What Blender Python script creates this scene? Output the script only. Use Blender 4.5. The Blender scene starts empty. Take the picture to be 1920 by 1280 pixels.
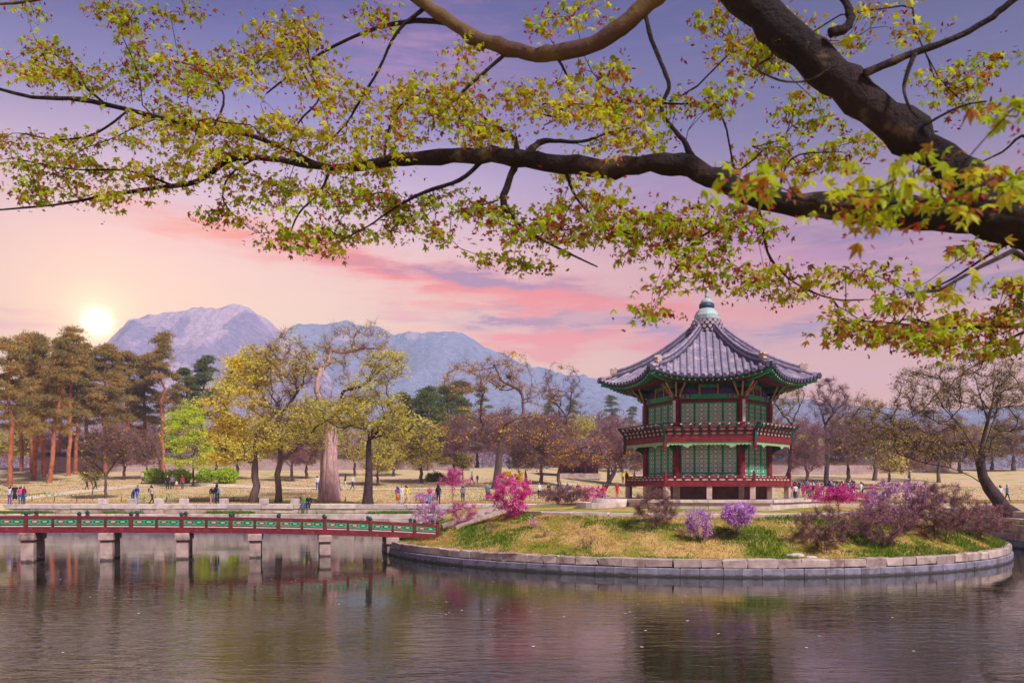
import bpy, bmesh, math, random
import numpy as np
from mathutils import Vector, Matrix

# ------------------------------------------------------------------ camera, sky, sun, exposure
SC = bpy.context.scene
COL = SC.collection
F = 1600.0           # focal length in photograph pixels (1920 wide)
EYE = 3.7            # eye height above the pond water (water is z = 0)
HOR = 910.0          # photograph row of the horizon

cam_d = bpy.data.cameras.new('camera')
cam = bpy.data.objects.new('camera', cam_d); COL.objects.link(cam)
cam.location = (0, 0, EYE); cam.rotation_euler = (math.radians(90), 0, 0)
cam_d.sensor_width = 36.0; cam_d.lens = 36.0 * F / 1920.0
cam_d.shift_y = (HOR - 640.0) / 1920.0
cam_d.clip_start = 0.1; cam_d.clip_end = 20000
cam_d.dof.use_dof = True; cam_d.dof.focus_distance = 42.0; cam_d.dof.aperture_fstop = 4.0
SC.camera = cam
SC.render.engine = 'CYCLES'
SC.cycles.use_denoising = True
SC.cycles.max_bounces = 8; SC.cycles.transparent_max_bounces = 8
SC.cycles.volume_bounces = 2; SC.cycles.diffuse_bounces = 3
SC.cycles.caustics_reflective = False; SC.cycles.caustics_refractive = False
SC.view_settings.view_transform = 'Standard'; SC.view_settings.look = 'None'
SC.view_settings.exposure = 0.2; SC.view_settings.gamma = 1.0
SC.view_settings.use_curve_mapping = False

def lin(c):
    out = []
    for v in c[:3]:
        v = v / 255.0
        out.append(v / 12.92 if v <= 0.04045 else ((v + 0.055) / 1.055) ** 2.4)
    return tuple(out) + (1.0,)

class NT:
    """small helper round a node tree"""
    def __init__(s, nt): s.nt = nt; s.n = nt.nodes; s.l = nt.links
    def new(s, t, **kw):
        nd = s.n.new(t)
        for k, v in kw.items(): setattr(nd, k, v)
        return nd
    def put(s, sock, v):
        if isinstance(v, bpy.types.NodeSocket): s.l.new(v, sock)
        elif v is not None: sock.default_value = v
    def math(s, op, a, b=None, c=None, clamp=False):
        nd = s.new('ShaderNodeMath', operation=op); nd.use_clamp = clamp
        for i, v in enumerate((a, b, c)):
            if v is not None: s.put(nd.inputs[i], v)
        return nd.outputs[0]
    def mix(s, f, a, b, blend='MIX'):
        nd = s.new('ShaderNodeMix', data_type='RGBA', blend_type=blend)
        s.put(nd.inputs[0], f); s.put(nd.inputs[6], a); s.put(nd.inputs[7], b)
        return nd.outputs[2]
    def ramp(s, f, stops, interp='LINEAR'):
        nd = s.new('ShaderNodeValToRGB'); cr = nd.color_ramp; cr.interpolation = interp
        while len(cr.elements) < len(stops): cr.elements.new(0.5)
        for e, (p, c) in zip(cr.elements, stops): e.position = p; e.color = c
        s.put(nd.inputs[0], f); return nd.outputs[0]
    def maprange(s, v, a, b, c=0.0, d=1.0, smooth=True):
        nd = s.new('ShaderNodeMapRange'); nd.interpolation_type = 'SMOOTHSTEP' if smooth else 'LINEAR'
        s.put(nd.inputs[0], v); s.put(nd.inputs[1], a); s.put(nd.inputs[2], b); s.put(nd.inputs[3], c); s.put(nd.inputs[4], d)
        return nd.outputs[0]
    def noise(s, vec, scale, detail=4, rough=0.55, dist=0.0):
        nd = s.new('ShaderNodeTexNoise')
        if vec is not None: s.put(nd.inputs['Vector'], vec)
        nd.inputs['Scale'].default_value = scale; nd.inputs['Detail'].default_value = detail
        nd.inputs['Roughness'].default_value = rough; nd.inputs['Distortion'].default_value = dist
        return nd.outputs['Fac']
    def xyz(s, x, y, z):
        nd = s.new('ShaderNodeCombineXYZ')
        for i, v in enumerate((x, y, z)): s.put(nd.inputs[i], v)
        return nd.outputs[0]

def px_dir(x, y):
    a = math.atan2(x - 960, F); e = math.atan2((HOR - y), math.hypot(F, x - 960))
    return a, e

SKY_GAIN = 1.0
world = bpy.data.worlds.new('World'); SC.world = world; world.use_nodes = True
W = NT(world.node_tree); W.n.clear()
tc = W.new('ShaderNodeTexCoord'); sep = W.new('ShaderNodeSeparateXYZ'); W.l.new(tc.outputs['Generated'], sep.inputs[0])
NX, NY, NZ = sep.outputs
EL = W.math('ARCSINE', NZ); AZ = W.math('ARCTAN2', NX, NY)
HX = W.math('DIVIDE', NX, W.math('SQRT', W.math('ADD', W.math('ADD', W.math('MULTIPLY', NX, NX), W.math('MULTIPLY', NY, NY)), 1e-6)))
elf = W.math('DIVIDE', EL, math.pi / 2, clamp=True)
def elramp(lst): return W.ramp(elf, [(d / 90.0, lin(c)) for d, c in lst])
left = elramp([(0, (255, 204, 112)), (6, (255, 206, 124)), (10.5, (255, 210, 156)), (15, (250, 202, 184)), (19, (214, 182, 206)), (23, (140, 128, 190)), (28, (62, 62, 148)), (33, (34, 40, 128)), (60, (44, 54, 128)), (90, (48, 58, 128))])
right = elramp([(0, (250, 166, 96)), (6, (248, 164, 102)), (10.5, (242, 158, 118)), (15, (214, 146, 148)), (19, (154, 120, 164)), (23, (100, 92, 160)), (28, (62, 62, 142)), (33, (38, 42, 126)), (60, (44, 52, 126)), (90, (48, 58, 128))])
side = W.maprange(HX, -0.35, 0.42)
skyc = W.mix(side, left, right)
# domain warp for ragged cloud edges
wv = W.xyz(W.math('MULTIPLY', AZ, 3.0), W.math('MULTIPLY', EL, 9.0), 0.0)
warp = W.math('SUBTRACT', W.noise(wv, 2.2, 5, 0.6), 0.5)
fine = W.noise(W.xyz(W.math('MULTIPLY', AZ, 4.0), W.math('MULTIPLY', EL, 30.0), W.math('MULTIPLY', warp, 0.8)), 3.0, 6, 0.62, 0.4)
fine_m = W.maprange(fine, 0.36, 0.66)
def streak(c, x, y, L, T, slope, rgb, amt):
    global skyc
    a0, e0 = px_dir(x, y); L /= F; T /= F
    th = math.atan(-slope)
    da = W.math('SUBTRACT', AZ, a0); de = W.math('SUBTRACT', W.math('ADD', EL, W.math('MULTIPLY', warp, 0.075)), e0)
    p = W.math('ADD', W.math('MULTIPLY', da, math.cos(th) / L), W.math('MULTIPLY', de, math.sin(th) / L))
    q = W.math('ADD', W.math('MULTIPLY', da, -math.sin(th) / T), W.math('MULTIPLY', de, math.cos(th) / T))
    g = W.math('EXPONENT', W.math('MULTIPLY', W.math('ADD', W.math('MULTIPLY', p, p), W.math('MULTIPLY', q, q)), -1.0))
    m = W.math('MULTIPLY', g, W.math('ADD', W.math('MULTIPLY', fine_m, 0.95), 0.3))
    skyc = W.mix(W.math('MULTIPLY', m, amt, clamp=True), skyc, lin(rgb))
for s in [(0, 820, 120, 190, 70, 0.1, (178, 122, 178), 0.9), (0, 1230, 160, 330, 60, 0.05, (104, 92, 152), 0.8),
          (0, 1330, 385, 260, 45, 0.1, (158, 118, 168), 0.9), (0, 1560, 455, 330, 55, 0.08, (218, 124, 156), 1.1),
          (0, 1810, 515, 230, 45, 0.05, (132, 92, 140), 1.2), (0, 1600, 250, 300, 40, 0.05, (112, 96, 150), 0.6),
          (0, 430, 440, 190, 24, 0.17, (255, 142, 92), 1.3), (0, 700, 498, 210, 22, 0.2, (255, 112, 62), 1.7),
          (0, 960, 550, 260, 30, 0.12, (252, 112, 70), 1.6), (0, 900, 522, 210, 15, 0.1, (168, 104, 134), 1.4),
          (0, 1010, 602, 190, 15, 0.03, (160, 100, 128), 1.4), (0, 1130, 640, 300, 22, 0.0, (255, 118, 66), 1.6),
          (0, 1280, 590, 220, 28, 0.04, (250, 132, 92), 1.1), (0, 1180, 612, 150, 12, 0.04, (162, 112, 140), 1.2), (0, 1440, 634, 130, 17, 0.0, (168, 112, 134), 1.4),
          (0, 1120, 572, 200, 14, 0.05, (252, 108, 66), 1.5), (0, 1000, 655, 160, 10, 0.0, (255, 132, 72), 1.3), (0, 1720, 420, 260, 30, 0.06, (120, 88, 140), 1.1), (0, 1500, 520, 200, 20, 0.05, (232, 150, 160), 1.0), (0, 1560, 712, 260, 22, 0.0, (246, 166, 144), 0.9), (0, 60, 600, 200, 20, -0.05, (244, 176, 142), 0.8), (0, 760, 585, 60, 12, 0.1, (244, 160, 140), 1.0)]:
    streak(*s)
# thin cloud all round the sky, so it goes on out of view as it is in view
allr = W.math('MULTIPLY', W.maprange(fine, 0.5, 0.8), W.maprange(EL, 0.02, 0.25, 1.0, 0.25))
skyc = W.mix(W.math('MULTIPLY', allr, 0.35), skyc, lin((226, 150, 160)))
# the sun, low over the pines, and the bright air round it
sa, se = px_dir(182, 603)
sd = Vector((math.sin(sa) * math.cos(se), math.cos(sa) * math.cos(se), math.sin(se)))
dt = W.new('ShaderNodeVectorMath', operation='DOT_PRODUCT'); W.l.new(tc.outputs['Generated'], dt.inputs[0]); dt.inputs[1].default_value = sd
ang = W.math('ARCCOSINE', W.math('MINIMUM', dt.outputs['Value'], 0.9999999))
def gl(s): return W.math('EXPONENT', W.math('MULTIPLY', W.math('MULTIPLY', ang, ang), -1.0 / (s * s)))
def addc(fac, rgb, k):
    global skyc
    v = W.new('ShaderNodeVectorMath', operation='SCALE'); v.inputs[0].default_value = [c * k for c in lin(rgb)[:3]]; W.put(v.inputs[3], fac)
    a = W.new('ShaderNodeVectorMath', operation='ADD'); W.put(a.inputs[0], skyc); W.l.new(v.outputs[0], a.inputs[1]); skyc = a.outputs[0]
azg = W.math('EXPONENT', W.math('MULTIPLY', W.math('POWER', W.math('DIVIDE', W.math('SUBTRACT', AZ, -0.16), 0.42), 2.0), -1.0))
gain = W.math('MULTIPLY', W.maprange(EL, 0.05, 0.5, 1.27, 0.82), W.math('ADD', 0.76, W.math('MULTIPLY', azg, 0.32)))
vg = W.new('ShaderNodeVectorMath', operation='SCALE'); W.put(vg.inputs[0], skyc); W.put(vg.inputs[3], gain); skyc = vg.outputs[0]
addc(gl(0.0095), (255, 246, 224), 5.0); addc(gl(0.026), (255, 224, 150), 0.6); addc(gl(0.055), (255, 206, 120), 0.3); addc(gl(0.15), (255, 170, 84), 0.34)
nish = W.new('ShaderNodeTexSky', sky_type='NISHITA'); nish.sun_disc = False
nish.sun_elevation = math.radians(47.6); nish.sun_rotation = math.radians(139)
bg2 = W.new('ShaderNodeBackground'); W.l.new(nish.outputs[0], bg2.inputs[0]); bg2.inputs[1].default_value = 0.006
bg = W.new('ShaderNodeBackground'); W.put(bg.inputs[0], skyc); bg.inputs[1].default_value = 0.9
adds = W.new('ShaderNodeAddShader'); W.l.new(bg.outputs[0], adds.inputs[0]); W.l.new(bg2.outputs[0], adds.inputs[1])
wo = W.new('ShaderNodeOutputWorld'); W.l.new(adds.outputs[0], wo.inputs[0])
world.cycles.sampling_method = 'MANUAL'; world.cycles.sample_map_resolution = 512

sun_d = bpy.data.lights.new('sun', 'SUN'); sun = bpy.data.objects.new('sun', sun_d); COL.objects.link(sun)
sun_d.energy = 5.0; sun_d.angle = math.radians(9); sun_d.color = (1.0, 0.95, 0.93)
sv = Vector((0.50, -0.58, 0.84)); sun.rotation_euler = sv.to_track_quat('Z', 'Y').to_euler(); sun.location = (20, -20, 60)

# ------------------------------------------------------------------ helpers
RNG = np.random.default_rng(7); random.seed(7)
def P(x, y, Y):
    """point at photograph pixel (x, y), Y metres in front of the camera"""
    return Vector(((x - 960) / F * Y, Y, EYE + (HOR - y) / F * Y))

def sstep(a, b, x):
    t = min(1.0, max(0.0, (x - a) / (b - a))); return t * t * (3 - 2 * t)

def finish(o, parent=None):
    COL.objects.link(o)
    if parent is not None: o.parent = parent
    return o
def empty(name, loc=(0, 0, 0), rz=0.0, parent=None):
    o = bpy.data.objects.new(name, None); o.location = loc; o.rotation_euler = (0, 0, rz); o.empty_display_size = 0.3
    return finish(o, parent)
def tag(o, label=None, cat=None, group=None, kind=None):
    if label: o['label'] = label
    if cat: o['category'] = cat
    if group: o['group'] = group
    if kind: o['kind'] = kind
    return o
def mesh_np(name, V, Fq, mats, smooth=False, midx=None):
    me = bpy.data.meshes.new(name)
    me.from_pydata([tuple(v) for v in V] if not isinstance(V, np.ndarray) else V.tolist(), [], Fq if not isinstance(Fq, np.ndarray) else Fq.tolist())
    for m in (mats if isinstance(mats, (list, tuple)) else [mats]): me.materials.append(m)
    if midx is not None: me.polygons.foreach_set('material_index', midx)
    if smooth: me.polygons.foreach_set('use_smooth', [True] * len(me.polygons))
    me.update(); return me
def inst(name, me, parent=None, loc=(0, 0, 0), rz=0.0):
    o = bpy.data.objects.new(name, me); o.location = loc; o.rotation_euler = (0, 0, rz)
    return finish(o, parent)

class MB:
    """collects shapes, builds them as one mesh object"""
    def __init__(s): s.v = []; s.f = []; s.sm = False
    def add(s, vs, fs):
        b = len(s.v); s.v.extend([tuple(v) for v in vs]); s.f.extend([tuple(i + b for i in f) for f in fs])
    def box(s, c, d, rz=0.0, M=None, bev=0.0):
        x, y, z = d[0] / 2, d[1] / 2, d[2] / 2
        if bev > 0:
            b = min(bev, x * .9, y * .9, z * .9)
            vs = []
            for sz, k in ((-z, 1), (-z + b, 0), (z - b, 0), (z, 1)):
                e = b * k
                vs += [(-x + e, -y + e, sz), (x - e, -y + e, sz), (x - e, y - e, sz), (-x + e, y - e, sz)]
            fs = [(3, 2, 1, 0), (12, 13, 14, 15)]
            for r in range(3):
                for i in range(4):
                    j = (i + 1) % 4; fs.append((r * 4 + i, r * 4 + j, r * 4 + 4 + j, r * 4 + 4 + i))
        else:
            vs = [(-x, -y, -z), (x, -y, -z), (x, y, -z), (-x, y, -z), (-x, -y, z), (x, -y, z), (x, y, z), (-x, y, z)]
            fs = [(3, 2, 1, 0), (4, 5, 6, 7), (0, 1, 5, 4), (1, 2, 6, 5), (2, 3, 7, 6), (3, 0, 4, 7)]
        R = (Matrix.Rotation(rz, 3, 'Z') if M is None else M); c = Vector(c)
        s.add([R @ Vector(v) + c for v in vs], fs); return s
    def beam(s, a, b, w, h, up=(0, 0, 1)):
        a, b = Vector(a), Vector(b); d = b - a; L = d.length; d.normalize()
        sd_ = d.cross(Vector(up)).normalized(); u = sd_.cross(d).normalized()
        M = Matrix((d, sd_, u)).transposed()
        return s.box((a + b) / 2, (L, w, h), M=M)
    def tube(s, pts, rad, n=6, cap=True):
        pts = [Vector(p) for p in pts]; m = len(pts)
        if isinstance(rad, (int, float)): rad = [rad] * m
        ref = None; rings = []
        for i in range(m):
            d = (pts[min(i + 1, m - 1)] - pts[max(i - 1, 0)])
            if d.length < 1e-9: d = Vector((0, 0, 1))
            d.normalize()
            if ref is None: ref = d.orthogonal().normalized()
            ref = (ref - d * ref.dot(d))
            ref = ref.normalized() if ref.length > 1e-6 else d.orthogonal().normalized()
            bi = d.cross(ref)
            rings.append([pts[i] + (ref * math.cos(2 * math.pi * k / n) + bi * math.sin(2 * math.pi * k / n)) * rad[i] for k in range(n)])
        fs = []
        for i in range(m - 1):
            for k in range(n):
                k2 = (k + 1) % n; fs.append((i * n + k, i * n + k2, (i + 1) * n + k2, (i + 1) * n + k))
        if cap: fs += [tuple(range(n - 1, -1, -1)), tuple((m - 1) * n + k for k in range(n))]
        s.add([v for r in rings for v in r], fs); return s
    def lathe(s, prof, n=16, c=(0, 0, 0), lobes=0, lobe_amt=0.0):
        vs = []; fs = []
        for r, z in prof:
            for k in range(n):
                a = 2 * math.pi * k / n; rr = r * (1 + lobe_amt * abs(math.cos(a * lobes / 2))) if lobes else r
                vs.append((c[0] + rr * math.cos(a), c[1] + rr * math.sin(a), c[2] + z))
        for i in range(len(prof) - 1):
            for k in range(n):
                k2 = (k + 1) % n; fs.append((i * n + k, i * n + k2, (i + 1) * n + k2, (i + 1) * n + k))
        fs += [tuple(range(n - 1, -1, -1)), tuple((len(prof) - 1) * n + k for k in range(n))]
        s.add(vs, fs); return s
    def prism(s, poly, fn, t0, t1):
        """poly of (a, b) extruded t0..t1, fn(a, b, t) -> point"""
        n = len(poly)
        s.add([fn(a, b, t0) for a, b in poly] + [fn(a, b, t1) for a, b in poly],
              [tuple(range(n - 1, -1, -1)), tuple(range(n, 2 * n))] + [(i, (i + 1) % n, n + (i + 1) % n, n + i) for i in range(n)])
        return s
    def mesh(s, name, mat, smooth=False):
        me = mesh_np(name, s.v, s.f, mat, smooth); return me
    def build(s, name, mat, parent=None, smooth=False, loc=(0, 0, 0), rz=0.0, fixn=False):
        me = s.mesh(name, mat, smooth)
        if fixn:
            bm = bmesh.new(); bm.from_mesh(me); bmesh.ops.recalc_face_normals(bm, faces=bm.faces); bm.to_mesh(me); bm.free()
        return inst(name, me, parent, loc, rz)

# ------------------------------------------------------------------ materials
MATS = {}
def mat(name, c1, c2=None, scale=6.0, rough=0.8, bump=0.0, bscale=None, rnd=0.0, detail=5, coord='Object', spec=0.3, trans=0.0, hue=0.0, stretch=None, metal=0.0, c3=None, c3s=1.5, c3t=(0.55, 0.7), wet=False):
    if name in MATS: return MATS[name]
    m = bpy.data.materials.new(name); m.use_nodes = True; N = NT(m.node_tree)
    bs = N.n['Principled BSDF']; out = N.n['Material Output']
    tcn = N.new('ShaderNodeTexCoord'); vec = tcn.outputs[coord]
    if stretch:
        mp = N.new('ShaderNodeMapping'); N.l.new(vec, mp.inputs[0]); mp.inputs['Scale'].default_value = stretch; vec = mp.outputs[0]
    oi = N.new('ShaderNodeObjectInfo')
    vec0 = vec
    if coord == 'Object':
        ad = N.new('ShaderNodeVectorMath', operation='ADD'); N.l.new(vec, ad.inputs[0])
        sc = N.new('ShaderNodeVectorMath', operation='SCALE'); sc.inputs[0].default_value = (37.0, 91.0, 53.0); N.l.new(oi.outputs['Random'], sc.inputs[3])
        N.l.new(sc.outputs[0], ad.inputs[1]); vec = ad.outputs[0]
    c2 = c2 or tuple(v * 0.8 for v in c1)
    f = N.maprange(N.noise(vec, scale, detail), 0.3, 0.7)
    col = N.mix(f, lin(c1), lin(c2))
    if c3: col = N.mix(N.maprange(N.noise(vec, c3s, 4), c3t[0], c3t[1]), col, lin(c3))
    if wet:   # algae and damp on stone just above the pond
        gp = N.new('ShaderNodeNewGeometry'); sz = N.new('ShaderNodeSeparateXYZ'); N.l.new(gp.outputs['Position'], sz.inputs[0])
        zz = N.math('ADD', sz.outputs[2], N.math('MULTIPLY', N.math('SUBTRACT', N.noise(gp.outputs['Position'], 3.0, 4), 0.5), 0.22))
        col = N.mix(N.maprange(zz, 0.04, 0.15, 0.85, 0.0), col, lin((58, 52, 44)))
    if rnd or hue:
        hs = N.new('ShaderNodeHueSaturation'); N.put(hs.inputs['Color'], col)
        if hue: N.put(hs.inputs['Hue'], N.math('ADD', 0.5 - hue / 2, N.math('MULTIPLY', oi.outputs['Random'], hue)))
        N.put(hs.inputs['Value'], N.math('ADD', 1.0 - rnd, N.math('MULTIPLY', oi.outputs['Random'], 2 * rnd))); col = hs.outputs[0]
    N.put(bs.inputs['Base Color'], col); bs.inputs['Roughness'].default_value = rough; bs.inputs['Specular IOR Level'].default_value = spec
    bs.inputs['Metallic'].default_value = metal
    if bump:
        b = N.new('ShaderNodeBump'); b.inputs['Strength'].default_value = bump; b.inputs['Distance'].default_value = 0.05
        N.put(b.inputs['Height'], N.noise(vec, bscale or scale * 3, 6, 0.6)); N.l.new(b.outputs[0], bs.inputs['Normal'])
    if trans:
        tl = N.new('ShaderNodeBsdfTranslucent'); N.put(tl.inputs[0], col); ms = N.new('ShaderNodeMixShader'); ms.inputs[0].default_value = trans
        N.l.new(bs.outputs[0], ms.inputs[1]); N.l.new(tl.outputs[0], ms.inputs[2]); N.l.new(ms.outputs[0], out.inputs[0])
    MATS[name] = m; return m
def leafmat(name, c1, c2, c3=None, trans=0.45, scale=1.3, rough=0.6, spec=0.25):
    """leaf colour varies from leaf to leaf (position noise at leaf size and over the crown)"""
    if name in MATS: return MATS[name]
    m = bpy.data.materials.new(name); m.use_nodes = True; N = NT(m.node_tree)
    bs = N.n['Principled BSDF']; out = N.n['Material Output']; g = N.new('ShaderNodeNewGeometry')
    r = g.outputs['Random Per Island']
    col = N.mix(r, lin(c1), lin(c2))
    if c3: col = N.mix(N.maprange(N.noise(g.outputs['Position'], scale, 3), 0.42, 0.66), col, lin(c3))
    N.put(bs.inputs['Base Color'], col); bs.inputs['Roughness'].default_value = rough; bs.inputs['Specular IOR Level'].default_value = spec
    tl = N.new('ShaderNodeBsdfTranslucent'); N.put(tl.inputs[0], col); ms = N.new('ShaderNodeMixShader'); ms.inputs[0].default_value = trans
    N.l.new(bs.outputs[0], ms.inputs[1]); N.l.new(tl.outputs[0], ms.inputs[2]); N.l.new(ms.outputs[0], out.inputs[0])
    MATS[name] = m; return m
# ------------------------------------------------------------------ terrain
PX0, PX1, PY0, PY1, PRC = -50.0, 30.0, 6.0, 71.0, 9.0
ISC = Vector((10.0, 52.0)); ISR = 17.7
def zt(X, Y):
    """height of the lawns round the pond"""
    st = 79.0 + 13.0 * sstep(2, 18, X)
    t = max(0.0, Y - st); t = t * t / (t + 8.0)
    z = 2.1 + 0.083 * min(t, 56.0) + 0.02 * max(0.0, min(t - 56.0, 200))
    far = max(0.0, math.hypot(X, Y - 60) - 400.0)
    z += 0.06 * math.sin(X * 0.21 + Y * 0.13) * sstep(76, 90, Y) + 0.05 * math.sin(X * 0.07 - Y * 0.31) * sstep(76, 90, Y)
    return z - far * 0.004
def G(x, y, lo=72.0, hi=260.0):
    """where the line of sight through pixel (x, y) meets the lawn"""
    prev = None; Y = lo
    while Y < hi:
        p = P(x, y, Y)
        if p.z <= zt(p.x, p.y): break
        Y += 0.5
    p = P(x, y, Y); return Vector((p.x, p.y, zt(p.x, p.y)))
def roundrect(n_side=46, n_c=9):
    pts = []
    cs = [(PX1 - PRC, PY0 + PRC, -90), (PX1 - PRC, PY1 - PRC, 0), (PX0 + PRC, PY1 - PRC, 90), (PX0 + PRC, PY0 + PRC, 180)]
    for i, (cx, cy, a0) in enumerate(cs):
        for k in range(n_c + 1):
            a = math.radians(a0 + 90 * k / n_c); pts.append((cx + PRC * math.cos(a), cy + PRC * math.sin(a), math.cos(a), math.sin(a)))
        nx = cs[(i + 1) % 4]; a = math.radians(a0 + 90)
        p0 = pts[-1]; p1 = (nx[0] + PRC * math.cos(math.radians(nx[2])), nx[1] + PRC * math.sin(math.radians(nx[2])))
        for k in range(1, n_side):
            t = k / n_side; pts.append((p0[0] + (p1[0] - p0[0]) * t, p0[1] + (p1[1] - p0[1]) * t, math.cos(a), math.sin(a)))
    return pts
LEDGE = 1.35
def build_ground():
    loop = roundrect(); n = len(loop)
    ds = [0.0, 1.25, 1.3, 2.0, 3.2, 5, 7] + [7 + 2.2 * k for k in range(1, 34)] + [86, 95, 110, 130, 160, 200, 260, 340, 450, 600, 800, 1100, 1480]
    V = []; Fc = []
    for d in ds:
        for (x, y, nx, ny) in loop:
            X, Y = x + nx * d, y + ny * d
            if d > 200:   # far rings: spread the corners so that the sheet is round
                a = math.atan2(Y - 38, X + 10); rr = 40 + d; w = sstep(200, 800, d); X = X * (1 - w) + (rr * math.cos(a) - 10) * w; Y = Y * (1 - w) + (rr * math.sin(a) + 38) * w
            V.append((X, Y, LEDGE if d <= 1.25 else zt(X, Y)))
    for i in range(len(ds) - 1):
        for k in range(n):
            k2 = (k + 1) % n; Fc.append((i * n + k, (i + 1) * n + k, (i + 1) * n + k2, i * n + k2))
    m = bpy.data.materials.new('lawn'); m.use_nodes = True; N = NT(m.node_tree); bs = N.n['Principled BSDF']
    g = N.new('ShaderNodeNewGeometry'); pos = g.outputs['Position']
    f1 = N.noise(pos, 0.35, 5, 0.6); f2 = N.noise(pos, 3.0, 5, 0.65); f3 = N.noise(pos, 0.06, 4, 0.5)
    col = N.mix(N.maprange(f2, 0.3, 0.7), lin((210, 184, 144)), lin((186, 156, 120)))
    col = N.mix(N.math('MULTIPLY', N.maprange(f1, 0.5, 0.66), 0.75), col, lin((154, 152, 70)))
    col = N.mix(N.math('MULTIPLY', N.maprange(f3, 0.5, 0.62), 0.4), col, lin((204, 166, 142)))
    sp = N.new('ShaderNodeSeparateXYZ'); N.l.new(pos, sp.inputs[0])
    led = N.maprange(sp.outputs[2], LEDGE + 0.05, LEDGE + 0.35, 1, 0)
    gl_ = N.mix(N.maprange(f1, 0.4, 0.6), lin((120, 150, 30)), lin((150, 130, 84)))
    col = N.mix(led, col, gl_)
    N.put(bs.inputs['Base Color'], col); bs.inputs['Roughness'].default_value = 0.95; bs.inputs['Specular IOR Level'].default_value = 0.1
    b = N.new('ShaderNodeBump'); b.inputs['Strength'].default_value = 0.6; b.inputs['Distance'].default_value = 0.15; N.put(b.inputs['Height'], f2); N.l.new(b.outputs[0], bs.inputs['Normal'])
    MATS['lawn'] = m
    o = inst('ground', mesh_np('ground', V, Fc, m, smooth=True)); tag(o, 'dry tan lawn with green patches around the pond', 'ground', kind='structure')
build_ground()

# water with its bed
def build_water():
    m = bpy.data.materials.new('pond_water'); m.use_nodes = True; N = NT(m.node_tree); bs = N.n['Principled BSDF']
    bs.inputs['Base Color'].default_value = lin((30, 34, 18)); bs.inputs['Roughness'].default_value = 0.03; bs.inputs['IOR'].default_value = 1.42
    bs.inputs['Specular IOR Level'].default_value = 0.75
    g = N.new('ShaderNodeNewGeometry'); pos = g.outputs['Position']
    mp = N.new('ShaderNodeMapping'); N.l.new(pos, mp.inputs[0]); mp.inputs['Scale'].default_value = (0.55, 1.5, 1)
    n1 = N.noise(mp.outputs[0], 2.1, 3, 0.5, 0.6); n2 = N.noise(mp.outputs[0], 9.0, 2, 0.5); n3 = N.noise(pos, 0.11, 3, 0.5)
    calm = N.maprange(n3, 0.38, 0.62, 0.25, 1.1)
    sp = N.new('ShaderNodeSeparateXYZ'); N.l.new(pos, sp.inputs[0])
    near = N.maprange(sp.outputs[1], 14.0, 34.0, 2.3, 0.3)
    h = N.math('MULTIPLY', N.math('MULTIPLY', N.math('ADD', n1, N.math('MULTIPLY', n2, 0.22)), calm), near)
    b = N.new('ShaderNodeBump'); b.inputs['Strength'].default_value = 1.0; b.inputs['Distance'].default_value = 0.02; N.put(b.inputs['Height'], h); N.l.new(b.outputs[0], bs.inputs['Normal'])
    xs = np.linspace(PX0 - 0.8, PX1 + 0.8, 40); ys = np.linspace(PY0 - 0.8, PY1 + 0.8, 40); V = [(x, y, 0.0) for y in ys for x in xs]
    Fc = [(j * 40 + i, j * 40 + i + 1, j * 40 + i + 41, j * 40 + i + 40) for j in range(39) for i in range(39)]
    o = inst('pond_water', mesh_np('pond_water', V, Fc, m)); tag(o, 'dark rippled pond water mirroring trees and sky', 'water', kind='structure')
build_water()

STONE = mat('granite', (196, 172, 164), (166, 140, 136), 2.2, 0.9, 0.5, 14, rnd=0.2, hue=0.02, c3=(140, 108, 100), c3s=1.1, c3t=(0.52, 0.72))
STONE_P = mat('granite_pale', (214, 196, 190), (190, 168, 166), 2.0, 0.9, 0.4, 14, rnd=0.12, c3=(168, 140, 130), c3s=1.4, c3t=(0.55, 0.75))
STONE_W = mat('granite_wet_grey', (150, 142, 158), (124, 114, 132), 2.4, 0.75, 0.4, 16, rnd=0.12, c3=(104, 92, 96), c3s=1.2, wet=True)
SAND = mat('sand_path', (222, 200, 180), (204, 178, 158), 0.8, 0.95, 0.3, 20, coord='Generated')

def block_mesh(name, L, D, H, m, seed=0, jit=0.018, bev=0.03):
    """a dressed stone block, a little uneven, front towards -y"""
    r = np.random.default_rng(seed); mb = MB(); mb.box((0, 0, 0), (L, D, H), bev=bev)
    V = np.array(mb.v) + r.normal(0, jit, (16, 3)) * [1.0, 0.7, 0.6]
    return mesh_np(name, V, mb.f, m)
BLOCKS = {}
def block(name, m, L, D, H, p, rz, parent, k, bev=0.03, jit=0.018):
    key = (m.name, round(L * 5) / 5, round(D, 2), round(H, 2), k % 4)
    if key not in BLOCKS: BLOCKS[key] = block_mesh('stone_block', key[1], D, H, m, len(BLOCKS), jit, bev)
    o = inst(name, BLOCKS[key], parent, p, rz); o.scale.x = L / key[1]; return o

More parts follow.
